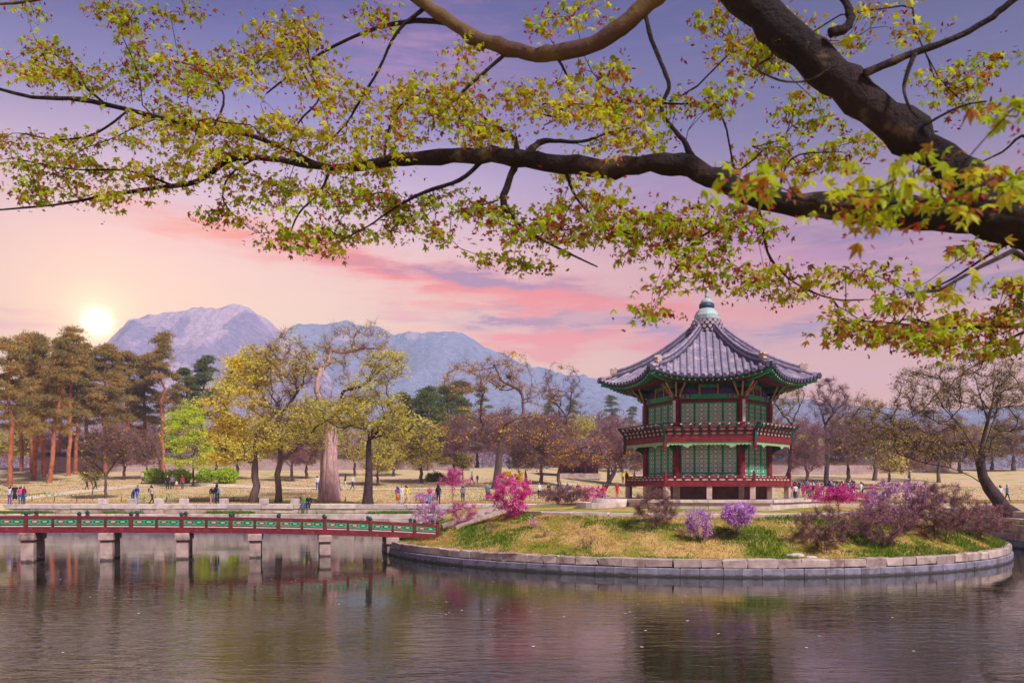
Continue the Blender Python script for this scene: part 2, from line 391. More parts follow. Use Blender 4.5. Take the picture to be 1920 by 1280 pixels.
def wall_run(parent, p0, p1, z0, H, D, m, lo, hi, rng, out=0.0):
    """one course of stones from p0 to p1 (plan), faces to the right-hand side of travel"""
    a, b = Vector(p0), Vector(p1); d = b - a; T = d.length; d.normalize(); rz = math.atan2(d.y, d.x); s = 0.0; k = 0
    nrm = Vector((d.y, -d.x))
    while s < T - 0.05:
        L = min(rng.uniform(lo, hi), T - s)
        if T - s - L < lo * 0.5: L = T - s
        c = a + d * (s + L / 2) - nrm * (D / 2 - out + rng.uniform(-0.02, 0.02))
        block('stone_block', m, L - 0.025, D, H, (c.x, c.y, z0 + H / 2), rz, parent, k); s += L; k += 1
brng = random.Random(3)
bw = empty('bank_wall', (-20, PY1, 0)); tag(bw, 'long terraced granite embankment along the far side of the pond', 'stone wall')
bw.location = (0, 0, 0)
wall_run(bw, (-46, PY1 - 0.25), (PX1 - PRC, PY1 - 0.25), 0.95, 0.40, 0.8, STONE_P, 1.2, 2.6, brng)
wall_run(bw, (-46, PY1 - 0.12), (PX1 - PRC, PY1 - 0.12), 0.45, 0.49, 0.8, STONE, 1.0, 2.2, brng, out=0.2)
wall_run(bw, (-46, PY1 - 0.12), (PX1 - PRC, PY1 - 0.12), -0.3, 0.74, 0.8, STONE_W, 1.2, 2.6, brng, out=0.25)
wall_run(bw, (-46, PY1 + 1.25), (PX1 - PRC, PY1 + 1.25), 1.36, 0.36, 0.7, STONE, 1.2, 2.4, brng, out=0.1)
wall_run(bw, (-46, PY1 + 1.25), (PX1 - PRC, PY1 + 1.25), 1.73, 0.40, 0.8, STONE_P, 1.6, 3.0, brng, out=0.16)
rw = empty('bank_wall', (0, 0, 0)); tag(rw, 'stepped granite bank at the right edge behind the island', 'stone wall')
for (o_, z0, H, m_) in ((-0.1, -0.3, 0.7, STONE_W), (0.05, 0.41, 0.5, STONE), (0.2, 0.92, 0.42, STONE), (0.75, 1.35, 0.35, STONE), (1.25, 1.71, 0.4, STONE_P)):
    wall_run(rw, (PX1 + o_, PY1 - PRC), (PX1 + o_, 30), z0, H, 0.8, m_, 1.0, 2.2, brng, out=0.15)
# the banks no one sees: one plain wall round the rest of the pond
mb = MB(); lp = roundrect(20, 6)
for i in range(len(lp)):
    a, b = lp[i], lp[(i + 1) % len(lp)]
    if (a[1] > PY1 - 0.3 and b[1] > PY1 - 0.3 and a[0] < PX1 - PRC) or (a[0] > PX1 - 0.1 and a[1] > 31): continue
    mb.add([(a[0], a[1], -0.6), (b[0], b[1], -0.6), (b[0], b[1], LEDGE + .03), (a[0], a[1], LEDGE + .03), (a[0] + a[2] * .6, a[1] + a[3] * .6, LEDGE + .03), (b[0] + b[2] * .6, b[1] + b[3] * .6, LEDGE + .03)], [(0, 1, 2, 3), (3, 2, 5, 4)])
o = mb.build('pond_wall', STONE); tag(o, 'plain stone wall round the near banks of the pond', 'stone wall', kind='structure')

# ------------------------------------------------------------------ island
def isl_ab(th):
    """outer and inner radius of the grass slope at angle th"""
    d = abs((math.degrees(th) - 199 + 180) % 360 - 180); w = 1 - sstep(4, 22, d)
    return 17.0 - 1.4 * w, 13.0 - 2.0 * w
def z_isl(X, Y):
    dx, dy = X - ISC.x, Y - ISC.y; r = math.hypot(dx, dy); ra, rb = isl_ab(math.atan2(dy, dx))
    if r >= ra: return 0.70 + 0.04 * max(0, 17.4 - r)
    if r >= rb:
        t = (ra - r) / (ra - rb); s = t * (1.25 - 0.25 * t)
        n = 0.05 * math.sin(X * 1.9 + Y * 0.7) + 0.04 * math.sin(X * 0.9 - Y * 2.3)
        return 0.716 + 1.56 * s + n * math.sin(math.pi * min(1, t))
    return 2.28 + 0.27 * sstep(rb, 6.5, r) if rb > r else 2.28
def GI(x, y, lo=33.0, hi=62.0):
    Y = lo
    while Y < hi:
        p = P(x, y, Y)
        if math.hypot(p.x - ISC.x, p.y - ISC.y) < 17.5 and p.z <= z_isl(p.x, p.y): break
        Y += 0.1
    return Vector((p.x, p.y, z_isl(p.x, p.y)))
def build_island():
    rs = [17.45, 17.2, 17.0, 16.5, 16, 15.5, 15, 14.5, 14, 13.5, 13, 12.5, 12, 11.5, 11, 10.5, 10, 9, 8, 7, 5, 2.5]; n = 180
    V = []; Fc = []
    for r in rs:
        for k in range(n):
            a = 2 * math.pi * k / n; X, Y = ISC.x + r * math.cos(a), ISC.y + r * math.sin(a); V.append((X, Y, z_isl(X, Y)))
    for i in range(len(rs) - 1):
        for k in range(n): Fc.append((i * n + k, i * n + (k + 1) % n, (i + 1) * n + (k + 1) % n, (i + 1) * n + k))
    Fc.append(tuple((len(rs) - 1) * n + k for k in range(n)))
    m = bpy.data.materials.new('island_turf'); m.use_nodes = True; N = NT(m.node_tree); bs = N.n['Principled BSDF']
    g = N.new('ShaderNodeNewGeometry'); pos = g.outputs['Position']
    f1 = N.noise(pos, 0.45, 5, 0.65); f2 = N.noise(pos, 5.0, 5, 0.7); f4 = N.noise(pos, 16.0, 4, 0.7)
    col = N.mix(N.maprange(f2, 0.3, 0.7), lin((208, 174, 108)), lin((170, 138, 80)))
    col = N.mix(N.maprange(f4, 0.45, 0.75), col, lin((224, 184, 122)))
    col = N.mix(N.maprange(f1, 0.44, 0.58, 0.0, 0.9), col, N.mix(f2, lin((98, 120, 22)), lin((150, 146, 40))))
    N.put(bs.inputs['Base Color'], col); bs.inputs['Roughness'].default_value = 0.95; bs.inputs['Specular IOR Level'].default_value = 0.1
    b = N.new('ShaderNodeBump'); b.inputs['Strength'].default_value = 0.9; b.inputs['Distance'].default_value = 0.08; N.put(b.inputs['Height'], N.math('ADD', f2, f4)); N.l.new(b.outputs[0], bs.inputs['Normal'])
    o = inst('island_terrain', mesh_np('island_terrain', V, Fc, m, smooth=True)); tag(o, 'round grassy island mound with tan and green turf', 'island', kind='structure')
    # retaining wall: two courses, every visible stone
    w = empty('island_wall'); tag(w, 'two-course granite retaining wall around the grassy island', 'stone wall')
    rg = random.Random(5)
    for (R, z0, H, m_, lo, hi) in ((17.72, -0.35, 0.70, STONE_W, 0.75, 1.0), (17.66, 0.37, 0.35, STONE, 0.6, 1.25)):
        a = math.radians(150); k = 0
        while a < math.radians(372):
            L = rg.uniform(lo, hi); da = L / R; c = a + da / 2
            block('stone_block', m_, L - 0.015, 0.6, H + rg.uniform(-.02, .02) * (m_ is STONE), (ISC.x + (R - 0.3) * math.cos(c), ISC.y + (R - 0.3) * math.sin(c), z0 + H / 2), c + math.pi / 2, w, k, jit=0.02 if m_ is STONE else 0.006)
            a += da; k += 1
    mb = MB(); n = 60
    for i in range(n):
        a0 = math.radians(12 + 138 * i / n); a1 = math.radians(12 + 138 * (i + 1) / n); R = 17.6
        p = [(ISC.x + R * math.cos(a), ISC.y + R * math.sin(a)) for a in (a0, a1)]; q = [(ISC.x + (R - .5) * math.cos(a), ISC.y + (R - .5) * math.sin(a)) for a in (a0, a1)]
        mb.add([(*p[0], -.5), (*p[1], -.5), (*p[1], .72), (*p[0], .72), (*q[1], .72), (*q[0], .72)], [(0, 1, 2, 3), (3, 2, 4, 5)])
    tag(mb.build('rear_face', STONE, w), kind='stuff')
    # kerb on top of the slope, in long stones
    kb = empty('kerb'); tag(kb, 'pale granite kerb along the top of the grass slope', 'kerb')
    a = math.radians(214); k = 0
    while a < math.radians(330):
        L = rg.uniform(1.2, 2.4); R = isl_ab(a)[1] - 0.12; da = L / R; c = a + da / 2
        X, Y = ISC.x + R * math.cos(c), ISC.y + R * math.sin(c)
        block('kerb_stone', STONE_P, L - 0.02, 0.3, 0.3, (X, Y, 2.27), c + math.pi / 2, kb, k); a += da; k += 1
    # sandy walk round the pavilion
    V = []; Fc = []; n = 120
    for r in (12.55, 11.0):
        for k in range(n):
            a = math.radians(205 + 150 * k / (n - 1)); X, Y = ISC.x + r * math.cos(a), ISC.y + r * math.sin(a); V.append((X, Y, z_isl(X, Y) + 0.02))
    for k in range(n - 1): Fc.append((k, k + 1, n + k + 1, n + k))
    o = inst('path', mesh_np('path', V, Fc, SAND)); tag(o, 'narrow sandy walk behind the kerb on the island', 'path', kind='structure')
    # steps from the bridge
    st = empty('stone_steps'); tag(st, 'pale granite steps climbing from the bridge end to the pavilion', 'steps')
    s0 = Vector((-3.3, 47.5)); s1 = Vector((0.2, 49.0)); d = s1 - s0; L = d.length; d.normalize(); rz = math.atan2(d.y, d.x); ns = 8
    z0 = 1.22; z1 = 2.52
    for i in range(ns):
        c = s0 + d * (L * (i + 0.5) / ns); z = z0 + (z1 - z0) * (i + 1) / ns
        block('step', STONE_P, L / ns + 0.04, 2.0, 0.6, (c.x, c.y, z - 0.3), rz, st, i, bev=0.015, jit=0.004)
    nn = Vector((-d.y, d.x))
    for sgn in (-1, 1):
        mb = MB(); q = nn * (1.14 * sgn)
        a = Vector((s0.x + q.x - d.x * .2, s0.y + q.y - d.y * .2, z0 + 0.05)); b = Vector((s1.x + q.x, s1.y + q.y, z1 + 0.1)); mb.beam(a, b, 0.24, 0.5)
        mb.build('side_stone', STONE, st)
build_island()

def tufts(name, label, pts, hs, m, seed, wd=0.02, spread=0.10, nb=4):
    """grass blades: thin triangles in little bunches"""
    r = np.random.default_rng(seed); n = len(pts); B = np.repeat(np.array(pts), nb, axis=0); H = np.repeat(np.array(hs), nb) * r.uniform(0.6, 1.2, n * nb)
    B[:, :2] += r.normal(0, spread, (n * nb, 2)); a = r.uniform(0, 2 * np.pi, n * nb); ln = r.normal(0, 0.45, (n * nb, 2))
    dx = np.stack([np.cos(a) * wd, np.sin(a) * wd, np.zeros(n * nb)], 1)
    T = B + np.stack([ln[:, 0] * H, ln[:, 1] * H, H], 1)
    V = np.stack([B - dx, B + dx, T], 1).reshape(-1, 3); V[:, 2] -= 0.01
    Fc = np.arange(n * nb * 3).reshape(-1, 3)
    o = inst(name, mesh_np(name, V, Fc, m)); tag(o, label, 'grass', kind='stuff'); return o
GR_DRY = leafmat('dry_blades', (214, 174, 98), (168, 128, 66), None, 0.3)
GR_GRN = leafmat('green_blades', (124, 146, 26), (88, 112, 20), None, 0.35)
def island_grass():
    r = np.random.default_rng(11); pd = []; hd = []; pg = []; hg = []
    from mathutils import noise as mn
    while len(pd) + len(pg) < 17000:
        a = math.radians(r.uniform(188, 345)); rr = r.uniform(12.7, 17.35)
        if rr < isl_ab(a)[1]: continue
        X, Y = ISC.x + rr * math.cos(a), ISC.y + rr * math.sin(a); z = z_isl(X, Y)
        v = mn.noise(Vector((X * 0.42, Y * 0.42, 3.1))) + 0.5 * mn.noise(Vector((X * 1.3, Y * 1.3, 8.1))) + 0.25 * sstep(12, 20, X)
        if v > 0.06: pg.append((X, Y, z)); hg.append(0.1 + 0.12 * min(1, (v - .06) * 2))
        else: pd.append((X, Y, z)); hd.append(0.07)
    tufts('dry_grass', 'short dry straw-coloured grass on the island slope', pd, hd, GR_DRY, 1)
    tufts('green_grass', 'fresh green grass tufts in patches on the island slope', pg, hg, GR_GRN, 2)
    pg = []; hg = []
    for _ in range(5200):                                # ledge of the far bank
        X = r.uniform(-46, 2); Y = r.uniform(PY1 - 0.1, PY1 + 1.1)
        if mn.noise(Vector((X * 0.22, 1.3, 4.4))) + 0.4 * mn.noise(Vector((X * .9, Y, 2.))) > -0.02: pg.append((X, Y, LEDGE)); hg.append(0.26)
    tufts('ledge_grass', 'bright green grass growing on the ledge of the far embankment', pg, hg, GR_GRN, 3, wd=0.035, spread=0.12)
island_grass()
def lawn_grass():
    r = np.random.default_rng(12); pd = []; pg = []
    from mathutils import noise as mn
    while len(pd) + len(pg) < 15000:
        Y = 76 + 40 * r.random() ** 1.5; X = r.uniform(-.62, .62) * Y; v = mn.noise(Vector((X * .15, Y * .15, 1.))) + .5 * mn.noise(Vector((X * .5, Y * .5, 5.)))
        (pg if v > .22 else pd).append((X, Y, zt(X, Y)))
    tufts('lawn_dry_grass', 'dry straw tufts scattered over the far lawn', pd, [.13] * len(pd), GR_DRY, 5, wd=.04, spread=.3)
    tufts('lawn_green_grass', 'green tufts in patches on the far lawn', pg, [.15] * len(pg), GR_GRN, 6, wd=.04, spread=.3)
lawn_grass()

# ------------------------------------------------------------------ paths on the far lawn
def strip(name, label, pts, w, m, dz=0.03):
    """a path draped on the lawn, pts are pixels of its centre line"""
    c = [G(x, y) for x, y in pts]; q = []
    for i in range(len(c) - 1):
        for k in range(8): q.append(c[i].lerp(c[i + 1], k / 8))
    q.append(c[-1]); V = []; Fc = []
    for i, p in enumerate(q):
        d = (q[min(i + 1, len(q) - 1)] - q[max(i - 1, 0)]); d.z = 0; d.normalize(); n = Vector((-d.y, d.x, 0))
        for s in (-1, -0.33, 0.33, 1):
            e = p + n * (w / 2 * s); V.append((e.x, e.y, zt(e.x, e.y) + dz))
    for i in range(len(q) - 1):
        for j in range(3): Fc.append((i * 4 + j, i * 4 + j + 4, i * 4 + j + 5, i * 4 + j + 1))
    o = inst(name, mesh_np(name, V, Fc, m)); tag(o, label, 'path', kind='structure'); return o
V = []; Fc = []
xs = np.arange(-70, 46, 1.0)
for X in xs:
    for Y in (PY1 + 1.95, PY1 + 4.6): V.append((X, Y, zt(X, Y) + 0.02))
for i in range(len(xs) - 1): Fc.append((2 * i, 2 * i + 2, 2 * i + 3, 2 * i + 1))
tag(inst('promenade', mesh_np('promenade', V, Fc, SAND)), 'pale sandy promenade along the far embankment', 'path', kind='structure')
strip('path', 'sandy path curving up from the left bank through the pines', [(20, 938), (80, 930), (150, 922), (240, 912), (330, 907), (450, 912)], 3.0, SAND, 0.035)
strip('path', 'sandy path crossing the lawn behind the big old trunk', [(440, 912), (560, 916), (700, 918), (800, 916), (930, 914), (1080, 908)], 2.2, SAND, 0.04)

# ------------------------------------------------------------------ palace wall far behind the lawn
BRICK = bpy.data.materials.new('wall_stonework'); BRICK.use_nodes = True
N = NT(BRICK.node_tree); bs = N.n['Principled BSDF']; tcn = N.new('ShaderNodeTexCoord')
mp = N.new('ShaderNodeMapping'); N.l.new(tcn.outputs['Object'], mp.inputs[0]); mp.inputs['Rotation'].default_value = (math.radians(90), 0, 0)
bt = N.new('ShaderNodeTexBrick'); N.l.new(mp.outputs[0], bt.inputs['Vector']); bt.inputs['Scale'].default_value = 1.0
bt.inputs['Brick Width'].default_value = 0.5; bt.inputs['Row Height'].default_value = 0.24; bt.inputs['Mortar Size'].default_value = 0.025
bt.inputs['Color1'].default_value = lin((176, 146, 148)); bt.inputs['Color2'].default_value = lin((150, 122, 130)); bt.inputs['Mortar'].default_value = lin((202, 178, 176))
N.put(bs.inputs['Base Color'], N.mix(N.maprange(N.noise(tcn.outputs['Object'], 0.4, 5), 0.35, 0.7, 0, 0.5), bt.outputs['Color'], lin((126, 98, 98))))
bs.inputs['Roughness'].default_value = 0.95
TILE_FAR = mat('wall_tiles', (104, 94, 116), (76, 68, 88), 3.0, 0.8, rnd=0.12)
def palace_wall(name, label, pts, h=2.3):
    e = empty(name); tag(e, label, 'wall')
    for i in range(len(pts) - 1):
        a, b = Vector(pts[i]), Vector(pts[i + 1]); d = b - a; L = d.length; rz = math.atan2(d.y, d.x); n = max(1, int(L / 9)); ux = d.normalized()
        for k in range(n):
            c = a + d * ((k + 0.5) / n); z = zt(c.x, c.y) - 0.5
            mb = MB(); mb.box((0, 0, (h + .5) / 2), (L / n + 0.02, 0.7, h + 0.5)); mb.build('wall_panel', BRICK, e, loc=(c.x, c.y, z), rz=rz)
            rf = MB(); s = L / n / 2 + .02
            prof = [(-0.75, 0), (-0.75, 0.1), (-0.12, 0.52), (-0.12, .66), (0.12, .66), (0.12, 0.52), (0.75, 0.1), (0.75, 0)]
            rf.prism(prof, lambda q, w, t: (t, q, w), -s, s)
            ro = rf.build('tile_roof', TILE_FAR, e, loc=(c.x, c.y, z + h + 0.5), rz=rz, fixn=True)
            tl = MB(); m_ = int(L / n / 0.42)
            for j in range(m_):
                x = -L / n / 2 + (j + .5) * L / n / m_; tl.beam((x, -0.8, .11), (x, -0.1, 0.58), 0.16, 0.12)
            tl.build('tile_rows', TILE_FAR, ro)
def W2(x, Y): return ((x - 960) / F * Y, Y)
palace_wall('palace_wall', 'long low palace wall with tiled cap behind the left lawn', [W2(60, 130), W2(360, 134), W2(640, 136), W2(880, 133)])
palace_wall('palace_wall', 'short palace wall with tiled cap behind the right lawn', [W2(1180, 140), W2(1480, 140), W2(1640, 142), W2(1800, 150)], 2.1)
MAROON = mat('maroon_wood', (112, 40, 46), (84, 28, 36), 3, 0.7, 0.1)
def gatehouse():
    g0 = Vector((*W2(1085, 126), 0)); z = zt(g0.x, g0.y); e = empty('gatehouse', (g0.x, g0.y, z)); tag(e, 'small maroon timber gatehouse in the palace wall among trees', 'gatehouse')
    mb = MB(); mb.box((0, 0, .2), (6.2, 3.6, .8)); mb.build('stone_base', STONE, e)
    for x in (-2.6, -0.9, 0.9, 2.6):
        for y in (-1.4, 1.4): MB().tube([(x, y, .6), (x, y, 3.4)], 0.17, 10).build('pillar', MAROON, e, smooth=True)
    for x in (-1.75, 0, 1.75):
        dpo = MB().box((x, 0.0, 2.0), (1.55, 0.1, 2.7)).build('door', MAROON, e)
        MB().box((x, -0.07, 2.0), (0.06, 0.06, 2.6)).build('door_rail', mat('dark_wood', (60, 30, 30)), dpo)
    MB().box((0, 0, 3.5), (6.2, 3.3, .3)).build('beam', mat('far_green', (52, 104, 84)), e)
    rf = MB(); rf.prism([(-3, 0), (-2.9, .25), (-1.2, 1.0), (0, 1.7), (1.2, 1.0), (2.9, .25), (3, 0)], lambda q, w, t: (t, q, w), -4.0, 4.0); ro = rf.build('roof', TILE_FAR, e, loc=(0, 0, 3.66), fixn=True)
    mb = MB()
    for k in range(20):
        x = -3.9 + k * 0.41
        mb.tube([(x, -2.95, .3), (x, -1.2, 1.06), (x, 0, 1.78)], 0.08, 5)
    mb.build('tile_rows', TILE_FAR, ro); MB().box((0, 0, 1.9), (8.1, .4, .45)).build('ridge', TILE_FAR, ro)
gatehouse()

# ------------------------------------------------------------------ mountains
def mountain(name, label, prof, Y0, depth, m, seed, amp):
    """ridge line through pixels prof at distance Y0; the near flank comes down towards us, the far one away"""
    from mathutils import noise as mn
    xs = [p[0] for p in prof]; ys = [p[1] for p in prof]; nx = 260; nv = 44; V = []; Fc = []
    X0, X1 = (xs[0] - 960) / F * Y0, (xs[-1] - 960) / F * Y0
    for j in range(nv):
        t = j / (nv - 1); u = (t - 0.62) / 0.62 if t < 0.62 else (t - 0.62) / 0.38        # -1 near foot, 0 ridge, 1 far foot
        for i in range(nx):
            X = X0 + (X1 - X0) * i / (nx - 1); xp = X / Y0 * F + 960; h = (HOR - np.interp(xp, xs, ys)) / F * Y0 + EYE
            Y = Y0 + u * depth * (1.0 if u < 0 else 0.7)
            k = (1 - abs(u)) ** (1.15 if u < 0 else 0.9)
            n = mn.fractal(Vector((X * 0.006 + seed, Y * 0.006, 0.0)), 0.9, 2.0, 6); rdg = 1 - abs(mn.noise(Vector((X * 0.0085 + seed, Y * 0.004, 2.0)))) * 2
            w = min(1, abs(u) * 3.2) * (1 - abs(u))
            V.append((X, Y + n * depth * 0.06 * w * 3, max(0, h * k + (n * amp + rdg * amp * 0.8) * w + mn.fractal(Vector((X * .022, seed, Y * .022)), .8, 2.1, 5) * amp * 0.16 * (1 - abs(u)) ** .5) - 2))
    for j in range(nv - 1):
        for i in range(nx - 1): Fc.append((j * nx + i, j * nx + i + 1, (j + 1) * nx + i + 1, (j + 1) * nx + i))
    o = inst(name, mesh_np(name, V, Fc, m, smooth=True)); tag(o, label, 'mountain', kind='structure'); return o
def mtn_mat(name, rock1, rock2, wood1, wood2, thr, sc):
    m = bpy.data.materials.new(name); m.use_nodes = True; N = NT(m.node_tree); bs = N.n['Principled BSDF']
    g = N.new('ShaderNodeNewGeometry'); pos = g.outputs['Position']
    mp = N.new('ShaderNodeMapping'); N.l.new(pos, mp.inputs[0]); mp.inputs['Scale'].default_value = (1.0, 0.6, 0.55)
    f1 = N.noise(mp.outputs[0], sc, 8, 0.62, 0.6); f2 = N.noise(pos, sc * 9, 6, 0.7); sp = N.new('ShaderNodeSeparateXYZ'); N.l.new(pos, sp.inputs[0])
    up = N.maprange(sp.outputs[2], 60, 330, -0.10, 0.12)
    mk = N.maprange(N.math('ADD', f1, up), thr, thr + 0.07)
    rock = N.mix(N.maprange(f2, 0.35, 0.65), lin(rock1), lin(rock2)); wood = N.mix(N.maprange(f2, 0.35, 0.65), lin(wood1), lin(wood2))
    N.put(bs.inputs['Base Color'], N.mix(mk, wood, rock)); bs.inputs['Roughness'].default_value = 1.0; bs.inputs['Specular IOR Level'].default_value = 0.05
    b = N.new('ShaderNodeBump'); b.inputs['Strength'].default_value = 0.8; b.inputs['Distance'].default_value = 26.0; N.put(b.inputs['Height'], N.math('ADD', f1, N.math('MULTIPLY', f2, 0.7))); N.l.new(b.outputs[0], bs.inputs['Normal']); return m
M_ROCK = mtn_mat('granite_peak', (212, 184, 198), (184, 156, 180), (158, 140, 172), (128, 114, 150), 0.50, 0.011)  # wood tones lavender: distance haze put into the colour
M_WOOD = mtn_mat('wooded_hill', (196, 174, 182), (172, 158, 176), (146, 148, 178), (114, 118, 148), 0.655, 0.010)  # pale blue-lilac wood tones hold painted haze, besides the haze volume
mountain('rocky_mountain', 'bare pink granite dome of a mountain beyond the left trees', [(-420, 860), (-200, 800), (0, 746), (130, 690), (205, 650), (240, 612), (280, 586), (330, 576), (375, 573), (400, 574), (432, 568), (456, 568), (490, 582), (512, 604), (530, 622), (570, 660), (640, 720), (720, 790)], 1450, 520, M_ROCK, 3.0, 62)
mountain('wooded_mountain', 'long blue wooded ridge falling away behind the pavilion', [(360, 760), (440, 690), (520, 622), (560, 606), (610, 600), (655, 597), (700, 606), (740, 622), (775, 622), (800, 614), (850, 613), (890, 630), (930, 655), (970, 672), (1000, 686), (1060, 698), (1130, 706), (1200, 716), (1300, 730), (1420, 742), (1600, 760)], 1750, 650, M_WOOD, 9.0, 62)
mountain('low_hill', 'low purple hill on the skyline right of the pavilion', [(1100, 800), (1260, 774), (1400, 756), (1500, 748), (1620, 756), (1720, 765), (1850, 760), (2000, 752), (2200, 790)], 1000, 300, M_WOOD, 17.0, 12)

# ------------------------------------------------------------------ the air between
def haze():
    X0, X1, Y0, Y1, Z0, Z1 = -1640, 1640, -1560, 2300, -5, 362
    mb = MB(); mb.box(((X0 + X1) / 2, (Y0 + Y1) / 2, (Z0 + Z1) / 2), (X1 - X0, Y1 - Y0, Z1 - Z0))
    m = bpy.data.materials.new('haze'); m.use_nodes = True; N = NT(m.node_tree); N.n.remove(N.n['Principled BSDF'])
    v = N.new('ShaderNodeVolumePrincipled'); v.inputs['Color'].default_value = (0.58, 0.70, 1.0, 1); v.inputs['Density'].default_value = 0.00036; v.inputs['Anisotropy'].default_value = 0.0
    N.l.new(v.outputs[0], N.n['Material Output'].inputs['Volume'])
    o = mb.build('haze', m); tag(o, 'thin lilac haze over the far hills', 'haze', kind='stuff')
haze()
# ------------------------------------------------------------------ pavilion
PVX, PVY = 11.18, 49.0
PVROT = -math.atan2(PVX, PVY) + math.radians(2.0)
T30 = math.tan(math.radians(30))
RED = mat('red_paint', (132, 38, 46), (100, 26, 36), 4, 0.65, 0.15, 30, rnd=0.1, c3=(146, 78, 74), c3s=3.5, c3t=(.58, .78))
GREEN = mat('green_paint', (62, 168, 122), (40, 138, 98), 5, 0.65, 0.15, 30, rnd=0.1, c3=(112, 166, 132), c3s=4.0, c3t=(.58, .78))
DGREEN = mat('dark_green_paint', (22, 84, 72), (14, 60, 54), 5, 0.65, rnd=0.08)
LGREEN = mat('pale_green_paint', (156, 188, 140), (130, 164, 120), 5, 0.7)
PAPER = mat('lattice_paper', (240, 236, 236), (222, 216, 220), 2, 0.9, rnd=0.05)
WHITE = mat('white_board', (226, 216, 214), (206, 194, 196), 4, 0.8)
BLUEP = mat('blue_motif', (104, 112, 186), (76, 86, 160), 8, 0.7)
CREAM = mat('pale_rose_paint', (206, 168, 158), (186, 146, 138), 6, 0.8)
VIOLET = mat('violet_paint', (82, 66, 150), (66, 46, 120), 6, 0.7)
ORANGE = mat('ochre_paint', (202, 140, 104), (170, 104, 80), 8, 0.7)
DARK = mat('dark_timber', (52, 36, 36), (40, 28, 30), 4, 0.9)  # plain dark brown for the inner core and the bridge end bracket
PSTONE = mat('post_stone', (206, 178, 164), (180, 150, 138), 3, 0.9, 0.4, 20, rnd=0.08)

def tile_mat():
    m = bpy.data.materials.new('roof_tile'); m.use_nodes = True; N = NT(m.node_tree); bs = N.n['Principled BSDF']
    g = N.new('ShaderNodeNewGeometry'); oi = N.new('ShaderNodeObjectInfo'); tcn = N.new('ShaderNodeTexCoord'); pos = tcn.outputs['Object']
    f1 = N.noise(pos, 1.4, 5, 0.65); f2 = N.noise(pos, 9.0, 5, 0.7)
    sp = N.new('ShaderNodeSeparateXYZ'); N.l.new(pos, sp.inputs[0])
    row = N.math('FRACT', N.math('MULTIPLY', sp.outputs[1], 3.1)); joint = N.maprange(row, 0.0, 0.14, 0.55, 1.0)
    col = N.mix(N.maprange(f2, 0.3, 0.7), lin((150, 136, 158)), lin((110, 98, 124)))
    col = N.mix(N.maprange(f1, 0.46, 0.7, 0, 0.75), col, lin((190, 168, 176)))
    hs = N.new('ShaderNodeHueSaturation'); N.put(hs.inputs['Color'], col); N.put(hs.inputs['Value'], N.math('MULTIPLY', joint, N.math('ADD', 0.86, N.math('MULTIPLY', oi.outputs['Random'], 0.28))))
    N.put(bs.inputs['Base Color'], hs.outputs[0]); bs.inputs['Roughness'].default_value = 0.7
    b = N.new('ShaderNodeBump'); b.inputs['Strength'].default_value = 0.7; b.inputs['Distance'].default_value = 0.03; N.put(b.inputs['Height'], N.math('ADD', row, N.math('MULTIPLY', f2, 0.6))); N.l.new(b.outputs[0], bs.inputs['Normal']); return m
TILE = tile_mat()
TILE_D = mat('dark_tile', (92, 82, 108), (70, 62, 86), 4, 0.75, 0.3, 20, rnd=0.1)
COPPER = mat('finial_glaze', (186, 192, 192), (150, 170, 172), 2.5, 0.5, rnd=0.0, c3=(104, 150, 150), c3s=2.2)
COPPER_D = mat('finial_dark', (66, 78, 112), (50, 56, 84), 3, 0.5)

pav = empty('pavilion', (PVX, PVY, 0), PVROT)
tag(pav, 'two-storey hexagonal pavilion with green doors and grey tiled roof', 'pavilion')
HEX = [math.radians(60 * k) for k in range(6)]
def six(name, me, parent=None, loc=(0, 0, 0)):
    return [inst(name, me, parent or pav, loc, a) for a in HEX]
def corner(R, z, k=0, lat=0.0):
    """corner between face 0 and face 1 (face 0 looks to -y), turned by 60 k"""
    a = math.radians(-60 + 60 * k); return Vector((R * math.cos(a), R * math.sin(a), z))
AP = math.cos(math.radians(30))
R_BODY, R_DECK, R_RAIL, R_ROOF = 3.42, 4.66, 5.0, 6.12
Z_PLAT, Z_DECK, Z_BALC = 2.97, 3.88, 6.27

# --- stone platform (a thing of its own) with slabs and steps
plat = empty('stone_platform', (PVX, PVY, 0), PVROT); tag(plat, 'low hexagonal granite platform under the pavilion', 'platform')
RP = 6.1; z0 = 2.3
for a in HEX:
    rg = random.Random(int(a * 10) + 2); L = RP; ap = RP * AP; s = -L / 2; k = 0
    R_ = Matrix.Rotation(a, 3, 'Z')
    while s < L / 2 - 0.05:
        w = min(rg.uniform(0.95, 1.5), L / 2 - s)
        if L / 2 - s - w < 0.5: w = L / 2 - s
        c = R_ @ Vector((s + w / 2, -(ap - 0.3), 0)); block('face_slab', STONE_P, w - 0.02, 0.6, Z_PLAT - 0.17 - z0, (c.x, c.y, (z0 + Z_PLAT - 0.17) / 2), a, plat, k, bev=0.01, jit=0.006)
        c = R_ @ Vector((s + w / 2, -(ap - 0.3), 0)); block('cap_slab', STONE_P, w - 0.015, 0.8, 0.16, (c.x, c.y, Z_PLAT - 0.08), a, plat, k, bev=0.012, jit=0.004)
        s += w; k += 1
mb = MB(); mb.lathe([(5.9, 0), (5.9, Z_PLAT - 0.03 - z0)], 6, (0, 0, z0)); mb.build('paving', STONE, plat)
